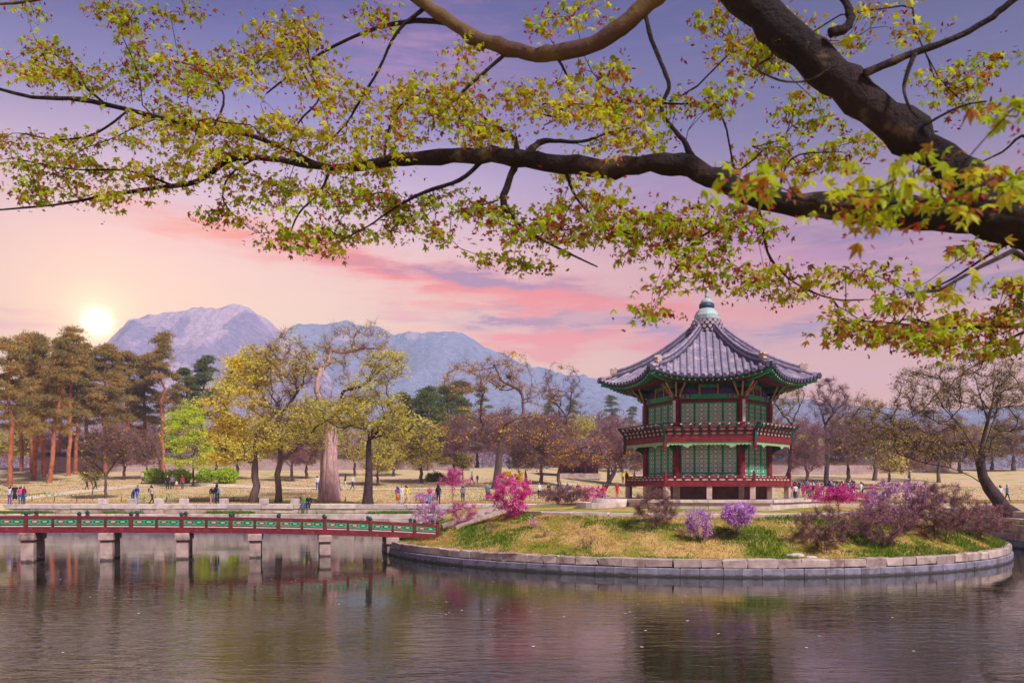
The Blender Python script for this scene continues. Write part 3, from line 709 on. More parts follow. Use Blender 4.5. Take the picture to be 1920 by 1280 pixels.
# round stepping stones at the platform's left side
for i, (dx, dy, r, z) in enumerate(((-6.0, -3.6, 1.1, 2.75), (-5.3, -2.9, 1.0, 2.98))):
    R_ = Matrix.Rotation(PVROT, 3, 'Z'); q = R_ @ Vector((dx, dy, 0))
    mb = MB(); mb.lathe([(r, 0), (r * 1.02, 0.5), (r * 0.97, z - 2.3)], 20, (0, 0, 0)); o = mb.build('stepping_stone', STONE_P, loc=(PVX + q.x, PVY + q.y, 2.3))
    tag(o, ['low round granite step at the foot of the pavilion platform', 'higher round granite step touching the pavilion platform'][i], 'step')

# --- stone posts under the veranda
mb = MB(); mb.box((0, 0, 0), (0.28, 0.28, Z_DECK - 0.2 - Z_PLAT), bev=0.03); pm = mb.mesh('stone_post', PSTONE)
for k in range(6):
    c = corner(R_DECK - 0.22, (Z_PLAT + Z_DECK - 0.2) / 2, k); inst('stone_post', pm, pav, c, HEX[k])
    R_ = Matrix.Rotation(HEX[k], 3, 'Z'); c = R_ @ Vector((0, -(R_DECK - 0.22) * AP, (Z_PLAT + Z_DECK - 0.2) / 2)); inst('stone_post', pm, pav, c, HEX[k])
    c = corner(R_BODY, (Z_PLAT + Z_DECK - 0.2) / 2, k); inst('stone_post', pm, pav, c, HEX[k])
mb = MB(); mb.lathe([(R_BODY - 0.1, Z_PLAT - 0.03), (R_BODY - 0.1, Z_DECK - 0.15)], 6); mb.build('plinth_wall', mat('plinth', (124, 92, 84), (96, 70, 66), 2, 0.95), pav)
# --- floors
def hexplate(R, z0, z1, name, m): MB().lathe([(R, z0), (R, z1)], 6).build(name, m, pav)
hexplate(R_DECK - 0.05, Z_DECK - 0.16, Z_DECK, 'veranda_floor', RED)
hexplate(R_DECK - 0.05, Z_BALC - 0.2, Z_BALC, 'balcony_floor', RED)
def hexbeam(R, z, h, d, name, m):
    """one beam on each face, mitred, outer line at corner radius R"""
    mb = MB(); L = R / 2; ap = R * AP; l2 = (R - d / AP) / 2
    mb.prism([(-L, -ap), (L, -ap), (l2, -ap + d), (-l2, -ap + d)], lambda a, b, t: (a, b, t), z, z + h)
    return six(name, mb.mesh(name, m))
hexbeam(R_DECK, Z_DECK - 0.22, 0.25, 0.16, 'veranda_beam', RED)
hexbeam(R_DECK, Z_BALC - 0.24, 0.30, 0.16, 'balcony_beam', RED)
hexbeam(R_BODY + 0.12, Z_DECK, 0.16, 0.22, 'sill_beam', RED)

# --- railings
def oval(mb, u, y, z, w, h, t=0.012, n=12, tilt=0.0):
    pts = [(u + w / 2 * math.cos(2 * math.pi * k / n), z + h / 2 * math.sin(2 * math.pi * k / n)) for k in range(n)]
    mb.prism(pts, lambda a, b, tt: (a, tt + (b - z) * tilt, b), y, y - t)
def rail_low():
    L = R_DECK; ap = (R_DECK - 0.1) * AP; n = 10
    bars = MB()
    for z, h in ((Z_DECK + 0.06, 0.05), (Z_DECK + 0.21, 0.05)): bars.beam((-L / 2 + .08, -ap, z), (L / 2 - .08, -ap, z), 0.06, h)
    me = [('rail_bar', bars.mesh('rail_bar', RED))]
    h = MB(); h.tube([(-L / 2 + .02, -ap, Z_DECK + 0.325), (L / 2 - .02, -ap, Z_DECK + 0.325)], 0.035, 8); me.append(('handrail', h.mesh('handrail', RED, True)))
    me.append(('rail_board', MB().box((0, -ap + .012, Z_DECK + .135), (L - .2, 0.02, 0.11)).mesh('rail_board', RED)))
    for i in range(n):
        u = -L / 2 + 0.1 + (L - 0.2) * (i + 0.5) / n; w = MB(); oval(w, u, -ap - 0.03, Z_DECK + 0.135, 0.34, 0.085); me.append(('rail_panel', w.mesh('rail_panel', CREAM))); x = u - (L - .2) / n / 2
        if i:
            me.append(('baluster', MB().box((x, -ap, Z_DECK + 0.14), (0.045, 0.07, 0.24)).mesh('baluster', RED)))
            me.append(('lotus_cap', MB().lathe([(0.02, 0), (0.055, 0.04), (0.03, 0.09)], 8, (x, -ap, Z_DECK + 0.235)).mesh('lotus_cap', WHITE)))
    return me
for nm, me in rail_low():
    for i, a in enumerate(HEX): inst(nm, me, pav, (0, 0, 0), a)
pmesh = MB().box((0, 0, 0.24), (0.14, 0.14, 0.52), bev=0.02).lathe([(0.05, .5), (0.085, .55), (0.03, .62)], 8).mesh('rail_post', RED)
for k in range(6): inst('rail_post', pmesh, pav, corner(R_DECK - 0.1, Z_DECK - 0.02, k), HEX[k])
def rail_high():
    L = R_DECK; ap0 = (R_DECK - 0.06) * AP; ap1 = R_RAIL * AP; zb = Z_BALC + 0.06; zt_ = 7.0
    def ap(z): t = (z - zb) / (zt_ - zb); return ap0 + (ap1 - ap0) * t ** 2.2
    def hl(z): return ap(z) * T30
    bars = MB()
    for z, h in ((zb + 0.04, 0.07), (zb + 0.24, 0.06), (zb + 0.46, 0.07)): bars.beam((-hl(z), -ap(z), z), (hl(z), -ap(z), z), 0.07, h)
    me = [('rail_bar', bars.mesh('rail_bar', RED))]
    h = MB(); h.tube([(-hl(zt_), -ap1, zt_), (hl(zt_), -ap1, zt_)], 0.035, 8); me.append(('handrail', h.mesh('handrail', RED, True)))
    back = MB(); zz = zb + .25; back.beam((-hl(zz), -ap(zz) + .035, zz), (hl(zz), -ap(zz) + .035, zz), 0.02, 0.42); me.append(('rail_board', back.mesh('rail_board', RED)))
    n = 10
    for i in range(n):
        z = zb + 0.14; u = (-0.5 + (i + .5) / n) * 2 * hl(z) * 0.98; w = MB()
        oval(w, u, -ap(z) - 0.0, z, 0.33, 0.11); me.append(('rail_panel', w.mesh('rail_panel', CREAM))); w = MB(); z = zb + 0.35; oval(w, u * 1.01, -ap(z) - 0.0, z, 0.33, 0.11); me.append(('rail_panel', w.mesh('rail_panel', CREAM)))
        if i:
            ub = (-0.5 + i / n) * 2 * 0.98; st = MB()
            me.append(('baluster', MB().box((ub * hl(zb + .2), -ap(zb + .2) - .02, zb + 0.24), (0.05, 0.07, 0.5)).mesh('baluster', RED)))
            pts = [Vector((ub * hl(z), -ap(z) - 0.035, z)) for z in (zb + .0, zb + .2, zb + .4, zb + .55, zb + .68)]
            for j in range(4): st.beam(pts[j], pts[j + 1], 0.075 - j * 0.008, 0.075, up=(0, -1, 0.01))
            me.append(('curved_strut', st.mesh('curved_strut', DGREEN)))
            me.append(('lotus_cap', MB().lathe([(0.03, -.06), (0.07, -0.02), (0.03, 0.03)], 8, (ub * hl(zt_), -ap1 - .01, zt_ - 0.04)).mesh('lotus_cap', WHITE)))
    return me
for nm, me in rail_high(): six(nm, me)
# corner posts and the drops under them
for k in range(6):
    mb = MB(); a = corner(1, 0, k); e = Vector((a.x, a.y, 0)).normalized()
    pts = [e * (R_DECK + .02) + Vector((0, 0, Z_BALC - .3)), e * (R_DECK + .02) + Vector((0, 0, Z_BALC + .3)), e * (R_DECK + .14) + Vector((0, 0, 6.72)), e * (R_RAIL + .03) + Vector((0, 0, 7.03))]
    for j in range(3): mb.beam(pts[j], pts[j + 1] + (pts[j + 1] - pts[j]) * .03, 0.13, 0.13, up=e)
    po = mb.build('corner_post', DGREEN, pav)
    MB().lathe([(0.03, -.55), (0.09, -.5), (.05, -.42), (.085, -.3), (.085, 0)], 8, e * (R_DECK + .02) + Vector((0, 0, Z_BALC - .2))).build('drop', RED, po)
# scalloped fringe board under the balcony
def fringe():
    L = R_DECK - 0.02; y = -(R_DECK - 0.06) * AP; zt_ = Z_BALC - 0.24; n = 22; mb = MB(); top = zt_ + 0.02
    pts = []
    for i in range(n * 4 + 1):
        u = -L / 2 + 0.1 + (L - 0.2) * i / (n * 4); f = (i % 4) / 4; drop = 0.13 + 0.06 * abs(math.sin(math.pi * f))
        for c in (-L / 4, L / 4): drop += 0.16 * max(0, 1 - abs(u - c) / 0.28)
        drop += 0.22 * max(0, 1 - (L / 2 - abs(u)) / 0.25)
        pts.append((u, zt_ - drop))
    for i in range(len(pts) - 1):
        a, b = pts[i], pts[i + 1]; mb.add([(a[0], y, a[1]), (b[0], y, b[1]), (b[0], y, top), (a[0], y, top), (a[0], y + .03, a[1]), (b[0], y + .03, b[1])], [(0, 1, 2, 3), (5, 1, 0, 4)])
    return mb.mesh('fringe_board', LGREEN)
six('fringe_board', fringe())
# --- brackets holding the balcony
def balc_bracket():
    mb = MB(); pr = [(0, 0), (1.15, 0), (1.15, -0.1), (0.8, -0.16), (0.6, -0.34), (0.35, -0.42), (0.2, -0.62), (0, -0.7)]
    mb.prism(pr, lambda a, b, t: (a, t, b), -0.07, 0.07); return mb.mesh('balcony_bracket', DGREEN)
bbm = balc_bracket()
for k in range(6): inst('balcony_bracket', bbm, pav, corner(R_BODY, Z_BALC - 0.22, k), math.radians(-60 + 60 * k))

# --- body: columns, doors
Z_LINT = 8.28
cm = MB().lathe([(0.21, 0), (0.21, 0.3), (0.19, Z_LINT + .35 - Z_DECK)], 14).mesh('column', RED, False)
for k in range(6):
    co = inst('column', cm, pav, corner(R_BODY, Z_DECK, k), HEX[k]); 
    R_ = Matrix.Rotation(math.radians(30), 3, 'Z')
    brd = MB().box((0.0, 0, 0), (0.16, 0.05, 1.18)).mesh('verse_board', WHITE)
    # board on the column, turned to the outside
    a = math.radians(-60); inst('verse_board', brd, co, (0.225 * math.cos(a), 0.225 * math.sin(a), 7.72 - Z_DECK), math.radians(30))
def door(w, h, hb, name):
    """a leaf: green frame, paper, tortoise-shell lattice, painted lower panel; origin bottom centre, front -y"""
    fr = MB(); s = 0.055
    for x in (-w / 2 + s / 2, w / 2 - s / 2): fr.box((x, 0, h / 2), (s, 0.07, h))
    for z in (s / 2, hb, h - s / 2): fr.box((0, 0, z), (w - 2 * s - .004, 0.066, s))
    lat = MB(); x0, x1, zz0, zz1 = -w / 2 + s, w / 2 - s, hb + s / 2, h - s; b = 0.024
    H = zz1 - zz0; Wd = x1 - x0
    nr = max(4, round(H / 0.24)); ch = H / nr; c1 = x0 + Wd * 0.33; c2 = x0 + Wd * 0.67
    def bar(p, q): lat.beam((p[0], -0.012, p[1]), (q[0], -0.012, q[1]), b, 0.022, up=(0, 1, 0))
    for i in range(nr):
        a, m_, t = zz0 + i * ch, zz0 + (i + .5) * ch, zz0 + (i + 1) * ch
        bar((c1, a + ch * .22), (c1, t - ch * .22)); bar((c2, a + ch * .22), (c2, t - ch * .22))
        bar((x0, m_), (c1, m_)); bar((c2, m_), (x1, m_)); md = (c1 + c2) / 2
        bar((c1, t - ch * .22), (md, t)); bar((c2, t - ch * .22), (md, t)); bar((c1, a + ch * .22), (md, a)); bar((c2, a + ch * .22), (md, a))
        bar((x0, t), (c1, t - ch * .22)); bar((x1, t), (c2, t - ch * .22)); bar((x0, a), (c1, a + ch * .22)); bar((x1, a), (c2, a + ch * .22))
    pa = MB().box((0, 0.022, (zz0 + zz1) / 2), (Wd + .01, 0.012, H + .01))
    lp = MB().box((0, 0.0, (s + hb - s / 2) / 2), (Wd + .01, 0.03, hb - 1.5 * s + .01))
    mo = MB(); oval(mo, 0, -0.018, (s + hb) / 2, Wd * 0.8, (hb - s) * 0.62, n=10)
    mo2 = MB(); oval(mo2, 0, -0.032, (s + hb) / 2, Wd * 0.42, (hb - s) * 0.36, n=10)
    return [('frame', fr.mesh('frame', GREEN)), ('lattice', lat.mesh('lattice', GREEN)), ('paper', pa.mesh('paper', PAPER)), ('lower_panel', lp.mesh('lower_panel', GREEN)), ('motif', mo.mesh('motif', WHITE)), ('motif_flower', mo2.mesh('motif_flower', BLUEP))]
side = R_BODY - 0.44; dw = side / 4
for zb, h, hb in ((Z_DECK + .16, 1.92, 0.34), (Z_BALC + .04, 1.9, 0.42)):
    parts = door(dw - 0.015, h, hb, 'door')
    frame_me = parts[0][1]
    for a in HEX:
        R_ = Matrix.Rotation(a, 3, 'Z')
        for j in range(4):
            c = R_ @ Vector((-side / 2 + dw * (j + .5), -R_BODY * AP + 0.03, zb))
            d = inst('door', frame_me, pav, c, a)
            for nm, me in parts[1:]: inst(nm, me, d)
hexbeam(R_BODY + .08, Z_DECK + 2.09, 0.17, 0.2, 'door_lintel', RED)
hexbeam(R_BODY + .06, Z_LINT - 0.06, 0.15, 0.2, 'door_lintel', RED)
hexbeam(R_BODY + .10, Z_LINT + 0.11, 0.26, 0.2, 'green_beam', GREEN)
MB().lathe([(R_BODY - 0.2, Z_DECK + .02), (R_BODY - 0.2, 9.6)], 6).build('inner_core', DARK, pav)
# painted ends on the green beam: striped blocks
def beam_ends():
    mb = {k: MB() for k in ('o', 'v', 'w')}; y = -(R_BODY + .10) * AP - 0.006; L = R_BODY
    for s in (-1, 1):
        for i, k in enumerate(('o', 'v', 'w', 'o', 'v')): mb[k].box((s * (L / 2 - 0.36 - i * 0.085), y, Z_LINT + 0.24), (0.055, 0.012, 0.22))
    return [(mb['o'], ORANGE), (mb['v'], VIOLET), (mb['w'], BLUEP)]
for m_, mt in beam_ends(): [tag(o, kind='stuff') for o in six('beam_stripe', m_.mesh('beam_stripe', mt))]
# upper frieze: struts and arched violet panels between the bracket clusters
def frieze():
    y = -R_BODY * AP - 0.02; out = []; bk = MB().box((0, y + 0.06, 8.97), (R_BODY - .1, 0.06, 0.72)); out.append(('frieze_board', bk.mesh('frieze_board', DGREEN)))
    for c in (-0.95, 0.0, 0.95):
        mb = MB(); pts = [(c + 0.36 * math.cos(math.pi * k / 8), 8.68 + 0.26 * math.sin(math.pi * k / 8)) for k in range(9)]
        mb.prism(pts, lambda a, b, t: (a, t, b), y + .02, y - 0.05); out.append(('arched_panel', mb.mesh('arched_panel', VIOLET)))
        mb = MB(); pts = [Vector((c + 0.38 * math.cos(math.pi * k / 8), y - .05, 8.68 + 0.28 * math.sin(math.pi * k / 8))) for k in range(9)]
        for k in range(8): mb.beam(pts[k], pts[k + 1], 0.05, 0.05)
        out.append(('arch_trim', mb.mesh('arch_trim', RED)))
    for c in (-0.48, 0.48):
        mb = MB().box((c, y - .04, 8.92), (0.10, 0.1, 0.56)); out.append(('frieze_strut', mb.mesh('frieze_strut', ORANGE)))
    mb = MB().box((0, y - .01, 9.12), (0.8, 0.06, 0.24)); out.append(('frieze_plate', mb.mesh('frieze_plate', GREEN)))
    return out
for nm, me in frieze(): six(nm, me)
hexbeam(R_BODY + .55, 9.16, 0.16, 0.16, 'purlin', DGREEN)
# corner bracket clusters: three tiers of wing arms along the corner line and along both faces
def wing(L, h, dz, t=0.09):
    pr = [(0, 0.0), (0, h), (L * .72, h), (L, h * 1.32), (L * .98, h * 0.9), (L * .78, h * .5), (L * .62, h * .12), (L * .4, -h * .08)]
    return pr, t
def cluster_meshes():
    res = []
    for i, (L, z) in enumerate(((0.55, 8.50), (0.82, 8.74), (1.1, 8.98))):
        for j, (aa, k) in enumerate(((0, 1.0), (62, .78), (-62, .78), (28, .8), (-28, .8))):
            mb = MB(); pr, t = wing(L * k, 0.19, 0); ca, sa_ = math.cos(math.radians(aa)), math.sin(math.radians(aa))
            mb.prism(pr, lambda a, b, tt: (a * ca - tt * sa_, a * sa_ + tt * ca, b + z - 8.5), -t / 2, t / 2)
            ed = MB(); x0, z0_ = L * k * .80, z - 8.5 + 0.10
            ed.beam((x0 * ca, x0 * sa_, z0_ - .1), (L * k * ca * 1.02, L * k * sa_ * 1.02, z0_ + .15), t + .01, 0.028)
            res.append((mb.mesh('bracket_arm', DGREEN if (i + j) % 2 else GREEN), ed.mesh('arm_tip', ORANGE)))
    return res
cl = cluster_meshes()
for k in range(6):
    for arm, tip in cl:
        o = inst('bracket_arm', arm, pav, corner(R_BODY, 8.50, k), math.radians(-60 + 60 * k)); inst('arm_tip', tip, o)

# --- roof
Z_APEX, Z_EAVE, LIFT = 12.55, 9.36, 0.50
R_TOP = 0.72
def roof_pt(a, t, off=0.0):
    """a: -1..1 across the face, t: 0 at the top .. 1 at the eave"""
    d = R_TOP * AP + (R_ROOF - R_TOP) * AP * t
    bow = 0.30 * (1 - a * a) * t ** 3
    s = 1 - t
    z = Z_EAVE + (Z_APEX - Z_EAVE) * (0.52 * s + 0.48 * s * s) + LIFT * abs(a) ** 2.4 * t ** 2.2
    return Vector((a * d * T30, -(d - bow), z + off))
def roof_at(u, t, off=0.0):
    d = R_TOP * AP + (R_ROOF - R_TOP) * AP * t; return roof_pt(max(-1, min(1, u / (d * T30))), t, off)
roof = empty('roof', (0, 0, 0), 0, pav)
V = []; Fc = []; na, nt_ = 25, 21
for j in range(nt_):
    for i in range(na): V.append(roof_pt(-1 + 2 * i / (na - 1), j / (nt_ - 1)))
for j in range(nt_ - 1):
    for i in range(na - 1): Fc.append((j * na + i, (j + 1) * na + i, (j + 1) * na + i + 1, j * na + i + 1))
six('pan_tiles', mesh_np('pan_tiles', V, Fc, TILE, True), roof)
NT_COL = 17; du = R_ROOF / NT_COL
for c in range(NT_COL):
    u = -R_ROOF / 2 + du * (c + .5); t0 = (abs(u) / T30 / AP - R_TOP) / (R_ROOF - R_TOP) if abs(u) > R_TOP / 2 else 0.0
    t0 = max(0.0, (abs(u) / T30 - R_TOP * AP) / ((R_ROOF - R_TOP) * AP)) + 0.015
    if t0 > 0.97: continue
    n = max(3, int(14 * (1 - t0)) + 2); V = []; Fc = []; q = 6; rr = 0.105
    for i in range(n):
        p = roof_at(u, t0 + (1.0 - t0) * i / (n - 1)); 
        if i == n - 1: p += Vector((0, -0.07, -0.01))
        for k in range(q + 1):
            a = math.pi * k / q; V.append((p.x + rr * math.cos(a), p.y, p.z + rr * 1.15 * math.sin(a) - 0.01))
    for i in range(n - 1):
        for k in range(q): Fc.append((i * (q + 1) + k, i * (q + 1) + k + 1, (i + 1) * (q + 1) + k + 1, (i + 1) * (q + 1) + k))
    me = mesh_np('tile_row', V, Fc, TILE, True); e = roof_at(u, 1.0) + Vector((0, -0.075, 0.02))
    dm = MB(); dm.tube([e + Vector((0, 0.03, 0)), e + Vector((0, -0.03, 0))], 0.118, 10); dme = dm.mesh('tile_end', TILE_D)
    for a in HEX:
        inst('tile_row', me, roof, (0, 0, 0), a); inst('tile_end', dme, roof, (0, 0, 0), a)
# drip tiles between the rows (curved lips) joined per face
mb = MB()
for c in range(NT_COL + 1):
    u = -R_ROOF / 2 + du * c
    for i in range(4):
        x0, x1 = u - du * .42 + du * .84 * i / 4, u - du * .42 + du * .84 * (i + 1) / 4
        if abs(x0) > R_ROOF / 2 or abs(x1) > R_ROOF / 2: continue
        s = [0.02, 0.09, 0.11, 0.09, 0.02]; p0, p1 = roof_at(x0, 1.0), roof_at(x1, 1.0); dy = Vector((0, -0.04, 0))
        mb.add([p0 + dy + Vector((0, 0, .01)), p1 + dy + Vector((0, 0, .01)), p1 + dy + Vector((0, 0, -s[i + 1])), p0 + dy + Vector((0, 0, -s[i]))], [(3, 2, 1, 0)])
[tag(o, kind='stuff') for o in six('drip_tiles', mb.mesh('drip_tiles', TILE_D), roof)]
# soffit, flying rafters, main rafters
Z_IN = 9.32
def soffit_pt(a, s):
    """s: 0 at the wall purlin .. 1 at the eave, underneath"""
    e = roof_pt(a, 0.985, -0.17); w = Vector((a * (R_BODY + .3) / 2, -(R_BODY + .3) * AP, Z_IN)); p = w.lerp(e, s); p.z += 0.05 * math.sin(math.pi * s); return p
V = []; Fc = []
for j in range(7):
    for i in range(21): V.append(soffit_pt(-1 + 2 * i / 20, j / 6))
for j in range(6):
    for i in range(20): Fc.append((j * 21 + i, j * 21 + i + 1, (j + 1) * 21 + i + 1, (j + 1) * 21 + i))
six('soffit_board', mesh_np('soffit_board', V, Fc, mat('soffit', (122, 84, 70), (92, 62, 54), 4, 0.85), True), roof)
V = []; Fc = []
for i in range(25):
    a = -1 + 2 * i / 24; V += [roof_pt(a, 1.0, -0.05) + Vector((0, 0.0, 0)), roof_pt(a, 0.985, -0.17), ]
for i in range(24): Fc.append((2 * i, 2 * i + 1, 2 * i + 3, 2 * i + 2))
six('eave_board', mesh_np('eave_board', V, Fc, DGREEN, True), roof)
for i in range(20):
    a = -0.95 + 1.9 * i / 19
    p0, p1 = soffit_pt(a, 0.0), soffit_pt(a, 0.8); p0.z -= 0.06; p1.z -= 0.07
    me = MB().tube([p0, p0.lerp(p1, .5) + Vector((0, 0, .02)), p1], [0.06, 0.06, 0.055], 7).mesh('rafter', mat('rafter_paint', (124, 74, 60), (96, 56, 50), 4, .8), True)
    q0, q1 = soffit_pt(a, 0.72), soffit_pt(a, 1.0); q0.z -= 0.05; q1.z -= 0.04; q1.y -= 0.02
    me2 = MB().beam(q0, q1, 0.09, 0.09).mesh('flying_rafter', GREEN)
    d = (q1 - q0).normalized(); me3 = MB().beam(q1 + d * .002, q1 + d * .022, 0.082, 0.082).mesh('rafter_tip', LGREEN)
    pe = p1 + (p1 - p0).normalized() * 0.004; me4 = MB().tube([pe, pe + (p1 - p0).normalized() * 0.02], 0.05, 8).mesh('rafter_tip', GREEN)
    for ag in HEX:
        inst('rafter', me, roof, (0, 0, 0), ag); inst('flying_rafter', me2, roof, (0, 0, 0), ag)
        inst('rafter_tip', me3, roof, (0, 0, 0), ag); inst('rafter_tip', me4, roof, (0, 0, 0), ag)
# hips: stacked ridge tiles along every corner, an ornament at the lower end, and a lower tail
def hip():
    def rp(t, off): 
        p = roof_pt(1.0, t, off); return p
    out = []
    for (w, h, o0, m_, t1) in ((0.30, 0.14, 0.05, TILE_D, 0.86), (0.24, 0.12, 0.19, TILE, 0.855), (0.17, 0.09, 0.30, TILE_D, 0.85)):
        mb = MB(); n = 12
        for i in range(n):
            a, b = rp(0.0 + t1 * i / n, o0), rp(0.0 + t1 * (i + 1) / n, o0); mb.beam(a, b + (b - a) * .04, w, h)
        out.append(('hip_ridge', mb.mesh('hip_ridge', m_)))
    mb = MB(); n = 14; pts = [rp(t1 * i / n, 0.37) for i in range(n + 1)]; mb.tube(pts, 0.085, 8); out.append(('ridge_cap', mb.mesh('ridge_cap', TILE, True)))
    mb = MB(); a, b = rp(0.85, 0.09), rp(1.015, 0.10)
    mb.tube([rp(0.85, .07), rp(0.9, .08), rp(.96, .09), rp(1.0, .1)], 0.11, 8); out.append(('hip_tail', mb.mesh('hip_tail', TILE, True)))
    mb = MB(); p = rp(0.855, 0.16); e = (rp(.9, 0) - rp(.8, 0)); e.z = 0; e.normalize(); s = Vector((-e.y, e.x, 0))
    prof = [(-.22, 0), (.1, -.02), (.2, .1), (.16, .2), (.24, .3), (.12, .42), (-.02, .36), (-.12, .46), (-.22, .38)]
    mb.prism(prof, lambda q, w, t: p + e * q + Vector((0, 0, w)) + s * t, -0.1, 0.1); out.append(('ridge_ornament', mb.mesh('ridge_ornament', PSTONE)))
    mb = MB(); p2 = rp(0.995, -0.02); mb.prism([(-.1, -.16), (.16, -.14), (.2, .02), (.12, .18), (-.1, .14)], lambda q, w, t: p2 + e * q + Vector((0, 0, w)) + s * t, -0.11, 0.11); out.append(('corner_tile', mb.mesh('corner_tile', TILE_D)))
    mb = MB(); a = Vector((R_BODY / 2, -R_BODY * AP, 9.3)); b = rp(.985, -.24); mb.beam(a, b, .2, .26); out.append(('hip_rafter', mb.mesh('hip_rafter', GREEN)))
    return out
for nm, me in hip(): six(nm, me, roof)
# crown of tiles and finial
mb = MB(); mb.lathe([(0.6, 0), (0.80, 0.02), (0.80, 0.2), (0.7, .24), (0.78, 0.3), (0.78, .5), (0.68, .55), (.7, .72), (.3, .8)], 24, (0, 0, 12.42)); mb.build('crown_base', TILE_D, roof)
bm_ = MB().tube([(0, 0.1, 0), (0, -0.1, 0)], 0.1, 10).mesh('crown_tile', TILE)
for j, (r, z, n) in enumerate(((0.80, 12.52, 18), (0.84, 12.72, 18), (0.80, 12.92, 18), (0.72, 13.08, 16))):
    for k in range(n):
        a = 2 * math.pi * (k + .5 * (j % 2)) / n; o = inst('crown_tile', bm_, roof, (r * math.sin(a), -r * math.cos(a), z), a)
fin = MB().lathe([(0.62, 0), (0.66, .08), (0.66, 0.3), (0.56, .52), (0.4, .68), (.34, .72)], 24, (0, 0, 13.14), lobes=8, lobe_amt=0.06).build('finial', COPPER, pav, smooth=False)
MB().lathe([(.36, 0), (.42, .04), (.44, .14), (.42, .26), (.36, .3)], 20, (0, 0, 13.84)).build('finial_band', COPPER_D, fin, True)
MB().lathe([(.34, 0), (.36, .06), (.28, .2), (.14, .3), (.10, .34)], 20, (0, 0, 14.13)).build('finial_cap', COPPER, fin, True)
MB().lathe([(.10, 0), (.12, .12), (.08, .25), (.13, .34), (.12, .44), (.04, .6), (.01, .74)], 14, (0, 0, 14.46)).build('spire', COPPER, fin, True)

# ------------------------------------------------------------------ bridge
BR0 = Vector((-4.2, 47.15)); BRD = Vector((-0.969, -0.247)); BRD.normalize(); BRN = Vector((-BRD.y, BRD.x)) * -1.0
BRN = Vector((0.247, -0.969)).normalized()       # towards the camera
BRL = 38.0; BW = 0.85
def br(s, off, z): p = BR0 + BRD * s + BRN * off; return Vector((p.x, p.y, z))
def brz(s):
    """deck underside"""
    return 0.78 + 0.62 * (1 - math.exp(-s / 8.5)) + 0.004 * s if s < 26 else brz(25.99) - (s - 26) * 0.03
bridge = empty('footbridge'); tag(bridge, 'long red and green wooden footbridge on stone piers', 'bridge')
sp_ = 2.36; posts = [0.05, 1.3] + [1.3 + sp_ * k for k in range(1, 16)]
M_P = mat('pier_stone', (190, 164, 156), (160, 132, 128), 2.2, 0.9, 0.4, 14, rnd=0.08, c3=(116, 92, 88), c3s=1.4, wet=True)
PLANK = mat('deck_plank', (128, 84, 70), (104, 66, 58), 3, .85, rnd=0.12)
me = MB().box((0, 0, 0), (0.2, 2 * BW - .1, 0.05)).mesh('plank', PLANK); rzb = math.atan2(BRD.y, BRD.x)
s = 0.1
while s < BRL: o = inst('plank', me, bridge, br(s, 0, brz(s) + 0.33), rzb); s += 0.215
knob = MB().lathe([(0.05, 0), (0.10, .04), (.11, .1), (.07, .16), (.02, .2)], 10).mesh('post_knob', DGREEN, True)
for side_ in (1, -1):
    o_ = BW * side_
    for i in range(len(posts) - 1):
        a, b = posts[i], posts[i + 1]; za, zb = brz(a), brz(b); n = BRN * side_
        MB().beam(br(a, o_, za + .14), br(b + .02, o_, zb + .14), 0.16, 0.28).build('side_beam', RED, bridge)
        ps = MB(); ps.box((0, 0, .46), (0.17, 0.17, 0.76), bev=.012); po = ps.build('rail_post', RED, bridge, loc=br(a, o_, za), rz=rzb); inst('post_knob', knob, po, (0, 0, .84))
        MB().beam(br(a + .08, o_, za + .72), br(b - .08, o_, zb + .72), 0.11, 0.075).build('top_rail', RED, bridge)
        MB().beam(br(a + .08, o_, za + .375), br(b - .08, o_, zb + .375), 0.09, 0.05).build('lower_rail', RED, bridge)
        mid = (a + b) / 2; L = b - a
        if L > 1.8: MB().beam(br(mid, o_, (za + zb) / 2 + .3), br(mid, o_, (za + zb) / 2 + .7), 0.12, 0.1, up=(1, 0, 0)).build('mid_stile', RED, bridge)
        for (p, q) in (((a + .1, mid - .07), (mid + .07, b - .1)) if L > 1.8 else ((a + .1, b - .1),)):
            zp, zq = brz(p), brz(q)
            pn = MB().beam(br(p, o_, zp + .54), br(q, o_, zq + .54), 0.05, 0.29).build('green_panel', GREEN, bridge)
            for f in (.28, .72):
                c = br(p + (q - p) * f, o_, 0); zc = zp + (zq - zp) * f + .54; mo = MB(); mo2 = MB()
                pts = [(0.2 * math.cos(2 * math.pi * k / 10), 0.085 * math.sin(2 * math.pi * k / 10)) for k in range(10)]
                for mm, kk, dd in ((mo, 1.0, .03), (mo2, .62, .038)):
                    mm.prism([(x * kk, y * kk) for x, y in pts], lambda u_, w_, t: Vector((c.x + BRD.x * u_ + n.x * t, c.y + BRD.y * u_ + n.y * t, zc + w_)), 0.02, dd)
                mo.build('medallion', DGREEN if f < .5 else RED, pn); mo2.build('medallion_heart', CREAM if f > .5 else LGREEN, pn)
            MB().beam(br(p, o_ + .0, zp + .315), br(q, o_, zq + .315), 0.06, 0.05).build('white_strip', WHITE, bridge)
